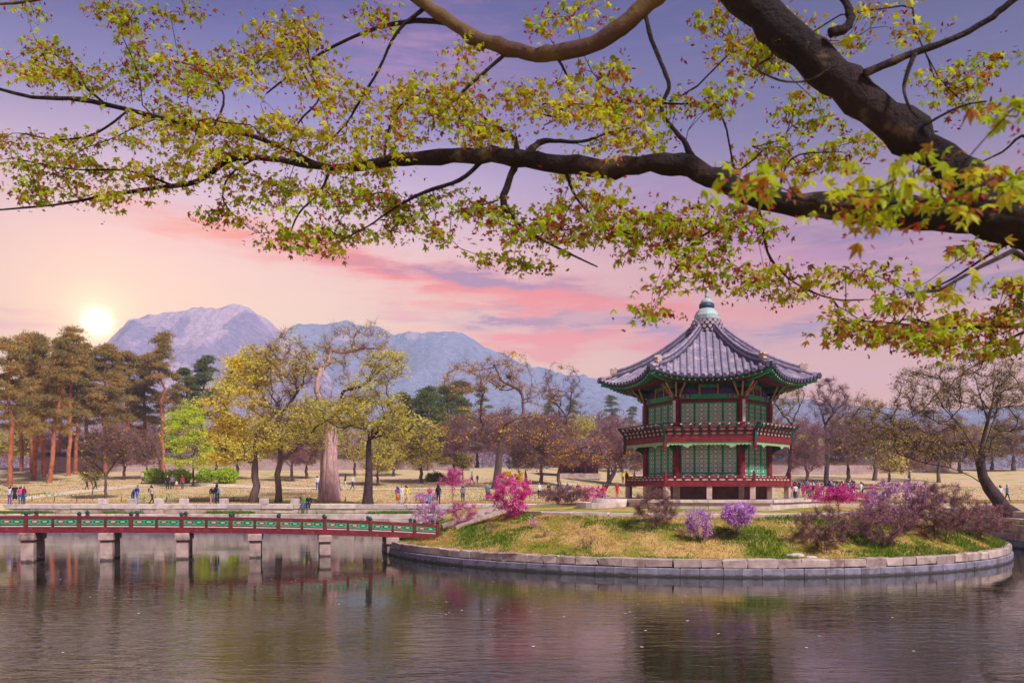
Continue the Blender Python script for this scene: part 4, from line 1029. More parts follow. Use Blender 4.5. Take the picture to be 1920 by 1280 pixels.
# piers: two pillars and a cap each
for k in range(10):
    s = 2.5 + 3.52 * k; z = brz(s)
    cap = MB().box((0, 0, z - .2), (0.68, 2 * BW + .5, 0.38), bev=.04).build('pier_cap', M_P, bridge, loc=br(s, 0, 0), rz=rzb)
    for sg in (-1, 1): MB().box((0, sg * (BW - .12), (z - .39 - 1.2) / 2), (0.56, 0.5, z - .39 + 1.2), bev=.03).build('pier_pillar', M_P, bridge, loc=br(s, 0, 0), rz=rzb)
mb = MB(); mb.prism([(0, 0), (1.0, 0), (.8, -.12), (.45, -.18), (.2, -.4), (0, -.42)], lambda q, w, t: br(.9 - q * .9, t, brz(.5) + w), -BW, BW); mb.build('end_bracket', DARK, bridge)
# ------------------------------------------------------------------ vegetation
class TreeB:
    """grows limbs from a trunk to target points; tubes with pipe-model radii"""
    def __init__(s, seed): s.r = np.random.default_rng(seed); s.chains = []; s.nodes = []; s.par = []; s.dirs = []
    def trunk(s, pts, attach=False):
        pts = np.array(pts, float); ids = []
        if attach: j = int(np.argmin(np.linalg.norm(np.array(s.nodes) - pts[0], axis=1))); ids = [j]; pts = pts[1:]
        for i, p in enumerate(pts):
            s.nodes.append(p); s.par.append(ids[-1] if ids else -1); d = pts[min(i + 1, len(pts) - 1)] - pts[max(i - 1, 0)]; s.dirs.append(d / (np.linalg.norm(d) + 1e-9)); ids.append(len(s.nodes) - 1)
        s.chains.append(ids); return ids
    def reach(s, targets, start_from=1, wob=0.09, up=0.25, nseg=5, order=True, ctrl=0.38):
        base = s.nodes[0]; T = np.array(targets)
        if order: T = T[np.argsort(np.linalg.norm(T - s.nodes[min(len(s.nodes) - 1, len(s.chains[0]) // 2)], axis=1))]
        s.tips = getattr(s, 'tips', [])
        for q in T:
            Nn = np.array(s.nodes); D = np.array(s.dirs); v = q - Nn; L = np.linalg.norm(v, axis=1) + 1e-9
            cosang = (v * D).sum(1) / L
            cost = L * (1.0 + 0.55 * (1 - cosang)); cost[:start_from] = 1e9
            b = int(np.argmin(cost)); p = Nn[b]; d0 = D[b]; l = L[b]
            if l < 0.05: continue
            c = p + d0 * l * ctrl + np.array([0, 0, up * l * 0.2]); ids = [b]; k = max(2, min(nseg, int(l / 0.35) + 1)); jit = s.r.normal(0, wob * l / k, (k, 3)); prev = p
            for i in range(1, k + 1):
                t = i / k; x = (1 - t) ** 2 * p + 2 * t * (1 - t) * c + t * t * q
                if i < k: x = x + jit[i - 1]
                s.nodes.append(x); s.par.append(ids[-1]); dd = x - prev; s.dirs.append(dd / (np.linalg.norm(dd) + 1e-9)); prev = x; ids.append(len(s.nodes) - 1)
            s.chains.append(ids); s.tips.append(ids[-1])
        return s
    def radii(s, r0, rtip, expo=2.3):
        n = len(s.nodes); cnt = np.zeros(n); ch = np.zeros(n, int)
        for i in range(n):
            if s.par[i] >= 0: ch[s.par[i]] += 1
        cnt[ch == 0] = 1
        for i in range(n - 1, 0, -1):
            if s.par[i] >= 0: cnt[s.par[i]] += cnt[i]
        s.cnt = cnt; c0 = max(cnt[0], 2); e = np.clip(np.log(c0) / np.log(max(r0 / rtip, 1.2)), 1.15, 3.0); r = rtip * np.power(np.maximum(cnt, 1), 1 / e); s.rad = r * (r0 / r[0]) ** np.clip(np.log(np.maximum(cnt, 1)) / np.log(c0), 0, 1); return s
    def tubes(s, flare=0.35, minsides=3, maxsides=9):
        V = []; Fc = []; b = 0
        for ci, ids in enumerate(s.chains):
            pts = np.array([s.nodes[i] for i in ids]); rd = s.rad[ids].copy()
            if ci > 0: rd[0] = min(rd[0], rd[1] * 1.35)
            else: 
                h = pts[:, 2] - pts[0, 2]; rd = rd * (1 + flare * np.exp(-h / (2.2 * rd[0] + 1e-6)))
            n = int(np.clip(3 + rd[0] / 0.05, minsides, maxsides)); m = len(pts)
            d = np.gradient(pts, axis=0); d /= (np.linalg.norm(d, axis=1, keepdims=True) + 1e-9)
            ref = np.cross(d[0], [0.3, 0.5, 0.8]); ref /= np.linalg.norm(ref) + 1e-9
            a = np.arange(n) * 2 * np.pi / n
            for i in range(m):
                ref = ref - d[i] * (ref @ d[i]); ref /= np.linalg.norm(ref) + 1e-9; bi = np.cross(d[i], ref)
                V.append(pts[i] + rd[i] * (np.cos(a)[:, None] * ref + np.sin(a)[:, None] * bi))
            for i in range(m - 1):
                o = b + i * n
                for k in range(n): k2 = (k + 1) % n; Fc.append((o + k, o + k2, o + n + k2, o + n + k))
            Fc.append(tuple(b + (m - 1) * n + k for k in range(n))); b += m * n
        return np.concatenate(V), Fc
def quads(C, Rr, size, rng, flat=0.0, aspect=0.5, tri=False):
    """leaf faces at points C; flat 0 random .. 1 lying level"""
    n = len(C); nrm = rng.normal(0, 1, (n, 3)); nrm[:, 2] = np.abs(nrm[:, 2]) + flat * 3; nrm /= np.linalg.norm(nrm, axis=1, keepdims=True)
    t = np.cross(nrm, rng.normal(0, 1, (n, 3))); t /= np.linalg.norm(t, axis=1, keepdims=True) + 1e-9; b = np.cross(nrm, t)
    sz = (size * rng.uniform(0.6, 1.35, n))[:, None]; w = sz * aspect
    if tri: V = np.stack([C - t * sz - b * w, C - t * sz + b * w, C + t * sz], 1); return V.reshape(-1, 3), np.arange(n * 3).reshape(-1, 3)
    V = np.stack([C - t * sz, C + b * w, C + t * sz, C - b * w], 1); return V.reshape(-1, 3), np.arange(n * 4).reshape(-1, 4)
def needles(C, size, w, rng, up=0.3):
    """thin blades fanning out from points (pine needles, bare twigs)"""
    n = len(C); d = rng.normal(0, 1, (n, 3)); d[:, 2] += up; d /= np.linalg.norm(d, axis=1, keepdims=True)
    sd_ = np.cross(d, rng.normal(0, 1, (n, 3))); sd_ /= np.linalg.norm(sd_, axis=1, keepdims=True) + 1e-9; L = (size * rng.uniform(0.5, 1.3, n))[:, None]
    V = np.stack([C - sd_ * w, C + sd_ * w, C + d * L], 1); return V.reshape(-1, 3), np.arange(n * 3).reshape(-1, 3)
def ellip(rng, n, c, r, shell=0.35, zmin=-1.0):
    out = []
    while len(out) < n:
        v = rng.normal(0, 1, 3); v /= np.linalg.norm(v); k = rng.uniform(shell, 1) ** 0.6
        if v[2] * k < zmin: continue
        out.append(np.array(c) + v * k * np.array(r))
    return out
BK_GREY = mat('bark_grey', (112, 88, 84), (78, 58, 58), 3, 0.95, 0.8, 9, coord='Generated', stretch=(6, 6, 1.5), rnd=.1)
BK_DARK = mat('bark_dark', (84, 62, 62), (54, 38, 42), 3, 0.95, 0.8, 9, rnd=.1)
BK_PINE = mat('bark_pine', (188, 112, 78), (138, 76, 58), 2, 0.95, 0.6, 8, rnd=.12)
BK_OLD = mat('bark_old', (206, 166, 166), (160, 122, 126), 2.5, 0.95, 1.0, 7, stretch=(3, 3, .6))
TWIG = mat('twig_brown', (132, 92, 90), (98, 64, 66), 4, 0.95, rnd=.1)
TWIG_P = mat('twig_mauve', (150, 104, 108), (110, 72, 80), 4, 0.95, rnd=.1)
LF_LIME = leafmat('leaf_lime', (222, 234, 70), (196, 216, 54), (232, 232, 84), 0.6)
LF_YEL = leafmat('leaf_yellow', (250, 232, 96), (236, 212, 74), (240, 230, 104), 0.62, 0.5)
LF_OLIVE = leafmat('leaf_olive', (232, 224, 104), (200, 196, 82), (240, 224, 112), 0.62, 0.6)
LF_GOLD = leafmat('leaf_gold', (228, 186, 40), (206, 160, 30), None, 0.45)
LF_RUST = leafmat('leaf_rust', (170, 142, 84), (140, 114, 70), (184, 162, 80), 0.45, 0.5)
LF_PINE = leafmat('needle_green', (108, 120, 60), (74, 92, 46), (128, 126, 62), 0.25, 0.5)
LF_PINEW = leafmat('needle_warm', (168, 142, 82), (122, 110, 62), (196, 158, 86), 0.3, 0.4)  # needle colour warmed to carry the sun's glow over the left grove
LF_HEDGE = leafmat('leaf_hedge', (196, 214, 60), (160, 186, 44), None, 0.4)

def plant_parts(root, V, Fc, bark, leaves, crown='crown', stem='trunk'):
    inst(stem, mesh_np(stem, V, Fc, bark, True), root)
    for nm, (LV, LF, m) in leaves:
        if len(LV): inst(nm, mesh_np(nm, LV, LF, m), root)

def broad_tree(name, label, base, H, crown, bark=BK_GREY, leaf=LF_OLIVE, seed=0, n_t=150, r0=0.3, nleaf=14, lsize=0.16, lspread=0.45, lean=(0, 0), fork=0.45, bare=6, blen=0.9, bw=0.012, twigm=None, cat='tree', group=None, flat=0.2, bareout=None, tips_r=0.014, zmin=-0.7, taper=0.75, n_main=15, limbs=(), trunkpts=None, dens=None):
    """crown: list of (dx, dy, z, rx, ry, rz, share) ellipsoids relative to base, metres"""
    rg = np.random.default_rng(seed); root = empty(name, base); tag(root, label, cat, group); t = TreeB(seed)
    if trunkpts is None:
        n = 8; trunkpts = [(lean[0] * (i / (n - 1)) ** 1.3 + rg.normal(0, .05) * (i > 0) * H * .12, lean[1] * (i / (n - 1)) ** 1.3 + rg.normal(0, .05) * (i > 0) * H * .12, -0.15 + (H * fork) * i / (n - 1)) for i in range(n)]
    t.trunk(trunkpts); tg = []
    for lb_ in limbs: t.trunk(lb_, attach=True)
    for c in crown: tg += ellip(rg, max(3, int(n_t * c[6])), c[:3], c[3:6], 0.25, zmin)
    sf = max(2, int(len(trunkpts) * 0.5)); mains = []
    for c in crown: mains += ellip(rg, max(2, int(n_main * c[6] + .5)), c[:3], [v * .9 for v in c[3:6]], 0.7, zmin)
    t.reach(mains, start_from=sf, wob=0.10, up=0.3, nseg=8, ctrl=0.2)
    t.reach(tg, start_from=sf, wob=0.075); t.radii(r0, tips_r); n0 = len(t.chains[0]); t.rad[t.chains[0]] *= np.linspace(1, taper, n0); lim = t.rad[t.chains[0][-1]] * 0.8; hh = np.arange(len(t.rad)) >= n0; t.rad[hh] = np.minimum(t.rad[hh], lim); V, Fc = t.tubes()
    tips = np.array([t.nodes[i] for i in t.tips]); subs = []
    for ids in t.chains[1:]:
        subs.append(t.nodes[ids[-1]]); subs.append(t.nodes[ids[len(ids) // 2]])
    subs = np.array(subs); lv = []
    if bare:
        bare = int(bare * 1.8); C = np.repeat(subs, bare, axis=0) + rg.normal(0, .06, (len(subs) * bare, 3)); NV, NF = needles(C, blen, bw, rg, 0.5)
        lv.append(('twigs', (NV, NF, twigm or TWIG)))
    if nleaf:
        src = tips[rg.random(len(tips)) < (dens or .86)]
        C = np.repeat(src, rg.integers(int(nleaf * .4), int(nleaf * 3.4) + 2, len(src)), axis=0); C = C + rg.normal(0, lspread * .85, C.shape) * [1, 1, .55]; LV, LF_ = quads(C, None, lsize, rg, flat, 0.55); lv.append(('crown', (LV, LF_, leaf)))
    plant_parts(root, V, Fc, bark, lv); return root

def pine_tree(name, label, base, H, seed=0, r0=0.26, lean=(0, 0), leaf=LF_PINE, spread=3.0, start=0.5, npad=26, group=None, bark=BK_PINE, dens=1.0):
    """bare red trunk, flat layered pads of needles"""
    rg = np.random.default_rng(seed); root = empty(name, base); tag(root, label, 'pine tree', group); t = TreeB(seed); n = 12
    tp = [(lean[0] * (i / (n - 1)) + rg.normal(0, .035) * H * .25 * math.sin(3 * i / n), lean[1] * (i / (n - 1)) + rg.normal(0, .03) * H * .2, -0.2 + H * 0.97 * i / (n - 1)) for i in range(n)]
    t.trunk(tp); tg = []; pads = []
    for k in range(npad):
        h = start + (1 - start) * ((k + rg.uniform(0, 1)) / npad); w = spread * (1.05 - 0.75 * ((h - start) / (1 - start)) ** 1.5) * rg.uniform(0.35, 1.0); a = rg.uniform(0, 2 * np.pi)
        i = h * (n - 1); p = np.array(tp[min(n - 1, int(i))]) ; p = np.array([p[0] + w * math.cos(a), p[1] + w * math.sin(a), H * h + rg.uniform(-.2, .4)]); tg.append(p); pads.append((p, rg.uniform(0.6, 1.15) * spread * 0.36))
    pads.append((np.array(tp[-1]) + [0, 0, .2], spread * .3))
    t.reach(tg, start_from=int(n * start * 0.8), wob=0.07, up=0.1); t.radii(r0, 0.028); V, Fc = t.tubes(flare=.2)
    Cs = []
    for p, r in pads:
        m = int(150 * dens * r * r) + 40; q = rg.normal(0, 1, (m, 3)) * [r * .62, r * .62, r * .17]; q[:, 2] += 0.12 * r - 0.14 * (q[:, 0] ** 2 + q[:, 1] ** 2) / max(r, .3); Cs.append(p + q)
    C = np.concatenate(Cs); C = np.repeat(C, 5, axis=0); NV, NF = needles(C, 0.36, 0.034, rg, 0.6)
    plant_parts(root, V, Fc, bark, [('crown', (NV, NF, leaf))]); return root

def at(x, y, lo=74): return tuple(G(x, y, lo))
def hpx(base, ytop): return EYE + (HOR - ytop) / F * base[1] - base[2]

PINES_G = 'red pines in the left grove'
def left_pines():
    spec = [(18, 912, 642, 3.0, 0, 'pine at the left edge behind a standing family, tall straight trunk'), (64, 900, 628, 3.2, .3, 'tall red pine, second trunk from the left edge'),
            (82, 896, 650, 2.8, -.4, 'red pine with a darker trunk just right of the second trunk from left'), (93, 905, 640, 3.0, 1.4, 'pale-trunked pine leaning right in the left grove'),
            (128, 892, 624, 3.3, .2, 'tall pine whose crown rises under the setting sun, left side'), (140, 889, 646, 3.0, .5, 'pine close behind the tallest one under the setting sun'),
            (197, 888, 648, 3.6, 0, 'wide flat-crowned pine right of the setting sun'), (236, 882, 662, 3.0, .3, 'pine between the wide flat-crowned one and the tall layered one'),
            (306, 884, 628, 3.2, -.3, 'tall layered pine standing clear against the granite mountain'), (60, 886, 655, 3.0, -.3, 'pine at the back of the grove, right behind the second trunk from left'), (110, 884, 645, 3.2, .3, 'pine at the back between the pale leaning trunk and the tallest pine'), (215, 880, 668, 3.2, .2, 'low back pine right of the wide flat-crowned one'), (270, 880, 672, 3.0, .2, 'low back pine left of the tall layered one'), (378, 876, 672, 2.8, .4, 'dark pine partly hidden behind the yellow willow'),
            (40, 884, 640, 3.2, 0, 'pine at the back of the left grove between the two leftmost trunks'), (165, 882, 652, 2.8, -.3, 'thin pine directly below the setting sun'), (345, 878, 690, 2.6, .3, 'small dark pine right of the tall layered pine, behind the lime tree')]
    for i, (x, y, yt, sp, ln, lb) in enumerate(spec):
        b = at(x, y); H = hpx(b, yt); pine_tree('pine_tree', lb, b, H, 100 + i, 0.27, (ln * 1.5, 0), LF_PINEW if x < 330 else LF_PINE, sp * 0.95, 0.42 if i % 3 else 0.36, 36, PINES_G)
left_pines()
def mid_pines():
    spec = [(757, 880, 740, 2.4), (768, 878, 752, 2.4), (803, 882, 738, 2.8), (812, 880, 726, 3.0), (842, 878, 730, 3.0), (872, 876, 716, 3.2), (905, 872, 722, 3.0), (1030, 868, 738, 3.2), (1075, 868, 752, 3.0), (1150, 874, 742, 3.4), (1185, 870, 762, 2.8), (1500, 866, 812, 2.2), (1640, 868, 808, 2.4)]
    wh = ['leftmost of the green pines between the big trees', 'second from the left of the green pines right of the spreading tree', 'short-crowned green pine, third in the row before the long wall', 'taller green pine, fourth in the row before the long wall', 'green pine at the right end of the long wall', 'tall broad pine left of the nest tree', 'dark pine standing behind the nest tree', 'broad green pine right of the nest tree', 'low pine above the maroon gatehouse', 'bluish pine just left of the pavilion balcony', 'pine hidden partly by the left side of the pavilion', 'small pine on the slope just right of the pavilion', 'small pine on the right lawn near the tall bare tree']
    for i, (x, y, yt, sp) in enumerate(spec):
        b = at(x, y); H = hpx(b, yt); pine_tree('pine_tree', wh[i], b, H, 140 + i, 0.2, (RNG.normal(0, .6), 0), LF_PINE, sp, 0.42, 26, 'green pines before the palace wall', mat('bark_pine_grey', (134, 90, 82), (98, 64, 62), 2, .95, .5))
mid_pines()

def m_at(base, x): return (x - 960) / F * base[1] - base[0]      # metres right of base for a pixel column
def z_at(base, y): return EYE + (HOR - y) / F * base[1] - base[2]
def E(base, x, y, rx, ry, share, dy=0.0, ryd=None):
    k = base[1] / F; return (m_at(base, x), dy, z_at(base, y), rx * k, (ryd or rx * 0.8) * k, ry * k, share)

def hero_trees():
    b = at(362, 912); broad_tree('young_tree', 'bright lime young tree on the lawn above the hedges', b, hpx(b, 750), [E(b, 350, 800, 42, 48, .6), E(b, 362, 850, 52, 40, .4)], leaf=LF_LIME, seed=1, n_t=190, r0=.14, nleaf=26, lsize=.13, lspread=.38, fork=.35, bare=2, bark=BK_DARK, tips_r=.01)
    b = at(478, 943); broad_tree('willow_tree', 'big golden-yellow willow with thick straight trunk left of centre', b, hpx(b, 650), [E(b, 470, 690, 55, 40, .3), E(b, 450, 760, 70, 60, .4), E(b, 425, 830, 42, 55, .2), E(b, 505, 820, 50, 45, .15)], leaf=LF_YEL, seed=2, n_t=300, r0=.36, nleaf=26, lsize=.13, lspread=.5, fork=.42, bare=3, trunkpts=None, tips_r=.011)
    b = at(522, 943); broad_tree('bare_tree', 'tall half-bare tree with mauve twigs right of the golden willow', b, hpx(b, 610), [E(b, 530, 690, 62, 75, .5), E(b, 555, 800, 75, 55, .5)], leaf=LF_OLIVE, seed=3, n_t=300, r0=.3, n_main=22, nleaf=8, lsize=.13, lspread=.5, fork=.4, bare=7, twigm=TWIG_P, lean=(.3, 0))
    # the old trunk
    b = at(617, 940); k = b[1] / F
    tp = [(0, 0, -.3), (.0, 0, 1.0), (0.0, 0, 2.2), (.0, 0, 3.4), (0.0, 0, 4.6), (-.05, 0, 5.8), (-.1, 0, 7.0)]
    ot = broad_tree('old_tree', 'ancient tree with massive pale fluted trunk and bare top branches', b, hpx(b, 590), [E(b, 640, 650, 45, 50, .32), E(b, 690, 645, 40, 50, .25), E(b, 600, 670, 30, 50, .18), E(b, 655, 740, 80, 50, .25)], leaf=LF_OLIVE, bark=BK_OLD, seed=4, n_t=150, r0=.62, nleaf=3, lsize=.13, lspread=.4, bare=6, trunkpts=tp, twigm=TWIG_P, tips_r=.02, blen=.9, taper=.5)
    mb = MB(); r_ = random.Random(4)
    for i in range(12):
        a = 2 * math.pi * i / 12 + r_.uniform(-.2, .2); rr = .6 + r_.uniform(-.1, .12); h = r_.uniform(6.0, 10.5); R0 = r_.uniform(.3, .42); tw = r_.uniform(-.3, .3); pts = []
        for j in range(12):
            t_ = j / 11; q = rr * (1.15 - .35 * t_ + .4 * math.exp(-t_ * 14) + 1.3 * max(0, t_ - .5) ** 1.5); pts.append((q * math.cos(a + tw * t_) + r_.uniform(-.05, .05), q * math.sin(a + tw * t_), -.3 + h * t_))
        mb.tube(pts, [R0 * (1.15 - .35 * (j / 11)) * (1 - (j / 11) ** 2.2 * .93) for j in range(12)], 8)
    mb.build('fluted_bole', BK_OLD, ot, smooth=True)
    b = at(690, 950, 73.0); tp = [(0, 0, -.2), (0, 0, .8), (.08, 0, 2.0), (.1, 0, 3.2), (.05, 0, 4.4), (.1, 0, 5.4)]
    broad_tree('spreading_tree', 'dark-trunked tree with wide yellow-green crown at the bank edge', b, hpx(b, 650), [E(b, 690, 770, 80, 60, .4), E(b, 600, 780, 60, 40, .22), E(b, 720, 690, 45, 40, .18), E(b, 560, 810, 40, 25, .08), E(b, 745, 800, 35, 40, .12)], leaf=LF_OLIVE, bark=BK_DARK, seed=5, n_t=380, r0=.42, n_main=22, nleaf=16, lsize=.12, lspread=.36, bare=3, trunkpts=tp, tips_r=.014, taper=.5)
    b = at(930, 916); tp = [(0, 0, -.2), (.1, 0, .8), (.2, 0, 2), (.35, 0, 3.4), (.5, 0, 5), (.6, 0, 6.6)]
    t = broad_tree('nest_tree', 'large half-bare tree holding a bird nest left of the pavilion', b, hpx(b, 660), [E(b, 880, 710, 55, 40, .25), E(b, 950, 700, 50, 42, .25), E(b, 1010, 740, 45, 30, .1), E(b, 900, 800, 80, 40, .25), E(b, 980, 810, 60, 40, .15)], leaf=LF_GOLD, bark=BK_GREY, seed=6, n_t=330, r0=.5, n_main=24, nleaf=6, lsize=.14, lspread=.45, bare=6, trunkpts=tp, twigm=TWIG_P, dens=.5, taper=.6)
    nest(Vector((b[0] + m_at(b, 955), b[1], b[2] + z_at(b, 706))), 'dark twig nest high in the half-bare tree left of the pavilion')
    b = at(1062, 884); broad_tree('bare_tree', 'bare dark tree on the skyline between nest tree and pavilion', b, hpx(b, 678), [E(b, 1050, 720, 48, 42, .6), E(b, 1065, 770, 45, 40, .4)], seed=7, n_t=190, r0=.28, nleaf=0, bare=7, bark=BK_DARK, fork=.5)
    b = tuple(GI(1118, 938, 56, 70)); b = at(1122, 934); tp = [(0, 0, -.2), (.25, 0, .5), (.9, 0, 1.4), (1.6, 0, 2.6), (2.1, 0, 3.8), (2.5, 0, 4.6)]
    broad_tree('leaning_tree', 'crooked tree leaning right towards the pavilion railing', b, 6, [E(b, 1180, 830, 30, 25, .3), E(b, 1110, 850, 60, 35, .4), E(b, 1060, 845, 45, 30, .3)], seed=8, n_t=230, r0=.28, n_main=20, nleaf=5, lsize=.13, bare=7, bark=BK_DARK, trunkpts=tp, twigm=TWIG_P, leaf=LF_GOLD, dens=.4)
    b = at(1478, 905, 80); broad_tree('bare_tree', 'dark twisted bare tree just behind the right side of the pavilion', b, hpx(b, 700), [E(b, 1480, 740, 34, 40, .6), E(b, 1470, 800, 34, 40, .4)], seed=9, n_t=170, r0=.3, nleaf=2, bare=6, bark=BK_DARK, fork=.5, lean=(.6, 0))
    b = at(1550, 912, 80); broad_tree('bare_tree', 'tall bare tree with upright branches above the crowd', b, hpx(b, 712), [E(b, 1555, 750, 42, 42, .7), E(b, 1545, 800, 48, 36, .3)], seed=10, n_t=220, r0=.33, nleaf=0, bare=8, bark=BK_DARK, fork=.5, twigm=TWIG_P)
    nest(Vector((b[0] + m_at(b, 1551), b[1], b[2] + z_at(b, 713))), 'small round nest at the top of the tall bare tree')
    b = at(1525, 885, 85); broad_tree('small_tree', 'small yellow-green tree seen past the right of the balcony', b, hpx(b, 808), [E(b, 1512, 838, 40, 26, 1)], seed=11, n_t=110, r0=.16, nleaf=14, lsize=.14, bare=3, leaf=LF_OLIVE)
    b = at(1640, 900, 85); broad_tree('broad_tree', 'olive broad tree behind the purple shrubs at right', b, hpx(b, 740), [E(b, 1640, 800, 70, 50, .6), E(b, 1610, 770, 50, 40, .4)], seed=12, n_t=170, r0=.3, nleaf=7, lsize=.14, bare=7, leaf=LF_RUST)
    # the great leaning tree at the right edge
    b = (31.4, 53.5, 2.05); q = lambda x, y, dy=0: (m_at(b, x), dy, z_at(b, y))
    tp = [(.25, 0, -.4), q(1882, 953), q(1870, 934), q(1855, 915), q(1843, 893), q(1838, 866), q(1842, 830), q(1852, 790), q(1862, 750)]
    lm_ = [[q(1855, 915), q(1825, 893, .2), q(1790, 876, .5), q(1750, 868, .8), q(1700, 850, 1.0), q(1650, 826, 1.1)], [q(1838, 866), q(1815, 832, -.4), q(1785, 796, -.8), q(1755, 768, -1.0), q(1735, 735, -1.1)], [q(1838, 866), q(1862, 820, .6), q(1886, 770, 1.1), q(1902, 710, 1.4), q(1912, 670, 1.5)], [q(1852, 790), q(1830, 745, -.5), q(1812, 700, -.8), q(1800, 668, -.9)], [q(1750, 868, .8), q(1720, 880, .9), q(1680, 884, 1.0)]]
    broad_tree('great_leaning_tree', 'great dark tree leaning left over the water at the right edge', b, 9, [E(b, 1840, 720, 90, 70, .30), E(b, 1740, 740, 70, 60, .2), E(b, 1720, 820, 90, 40, .2), E(b, 1900, 760, 60, 80, .12), E(b, 1640, 800, 60, 45, .1), E(b, 1800, 850, 70, 30, .08)], seed=13, n_t=800, r0=.42, n_main=40, nleaf=8, lsize=.07, lspread=.26, bare=6, blen=.5, bw=.006, bark=BK_DARK, leaf=LF_RUST, trunkpts=tp, limbs=lm_, tips_r=.012, twigm=BK_DARK, taper=.6)
    b = at(1760, 905, 84); broad_tree('bare_tree', 'mauve bare tree behind the great leaning tree', b, hpx(b, 765), [E(b, 1750, 810, 70, 45, 1)], seed=14, n_t=140, r0=.25, nleaf=4, bare=8, twigm=TWIG_P, leaf=LF_RUST)
    # small trees by the left promenade
    b = at(198, 936); broad_tree('small_tree', 'small leafless tree beside the path below the pines', b, hpx(b, 792), [E(b, 198, 840, 50, 42, 1)], seed=15, n_t=130, r0=.15, nleaf=5, lsize=.11, bare=8, leaf=LF_RUST, twigm=TWIG, fork=.3)
    b = at(174, 936); broad_tree('sapling', 'thin low sapling beside the small leafless tree at left', b, hpx(b, 870), [E(b, 170, 888, 22, 16, 1)], seed=16, n_t=40, r0=.07, nleaf=6, lsize=.1, bare=5, leaf=LF_OLIVE, fork=.4, lspread=.25)
    b = at(868, 905); broad_tree('small_tree', 'small yellowish tree just left of the nest tree', b, hpx(b, 842), [E(b, 868, 862, 22, 22, 1)], seed=17, n_t=60, r0=.1, nleaf=7, lsize=.12, bare=5, leaf=LF_OLIVE, lspread=.3)
def nest(p, label):
    rg = np.random.default_rng(5); C = rg.normal(0, .16, (260, 3)) * [1.3, 1.3, .8]; V, Fq = needles(C, .4, .02, rg, 0); o = inst('bird_nest', mesh_np('bird_nest', V, Fq, BK_DARK), None, p); tag(o, label, 'nest', 'bird nests')
hero_trees()

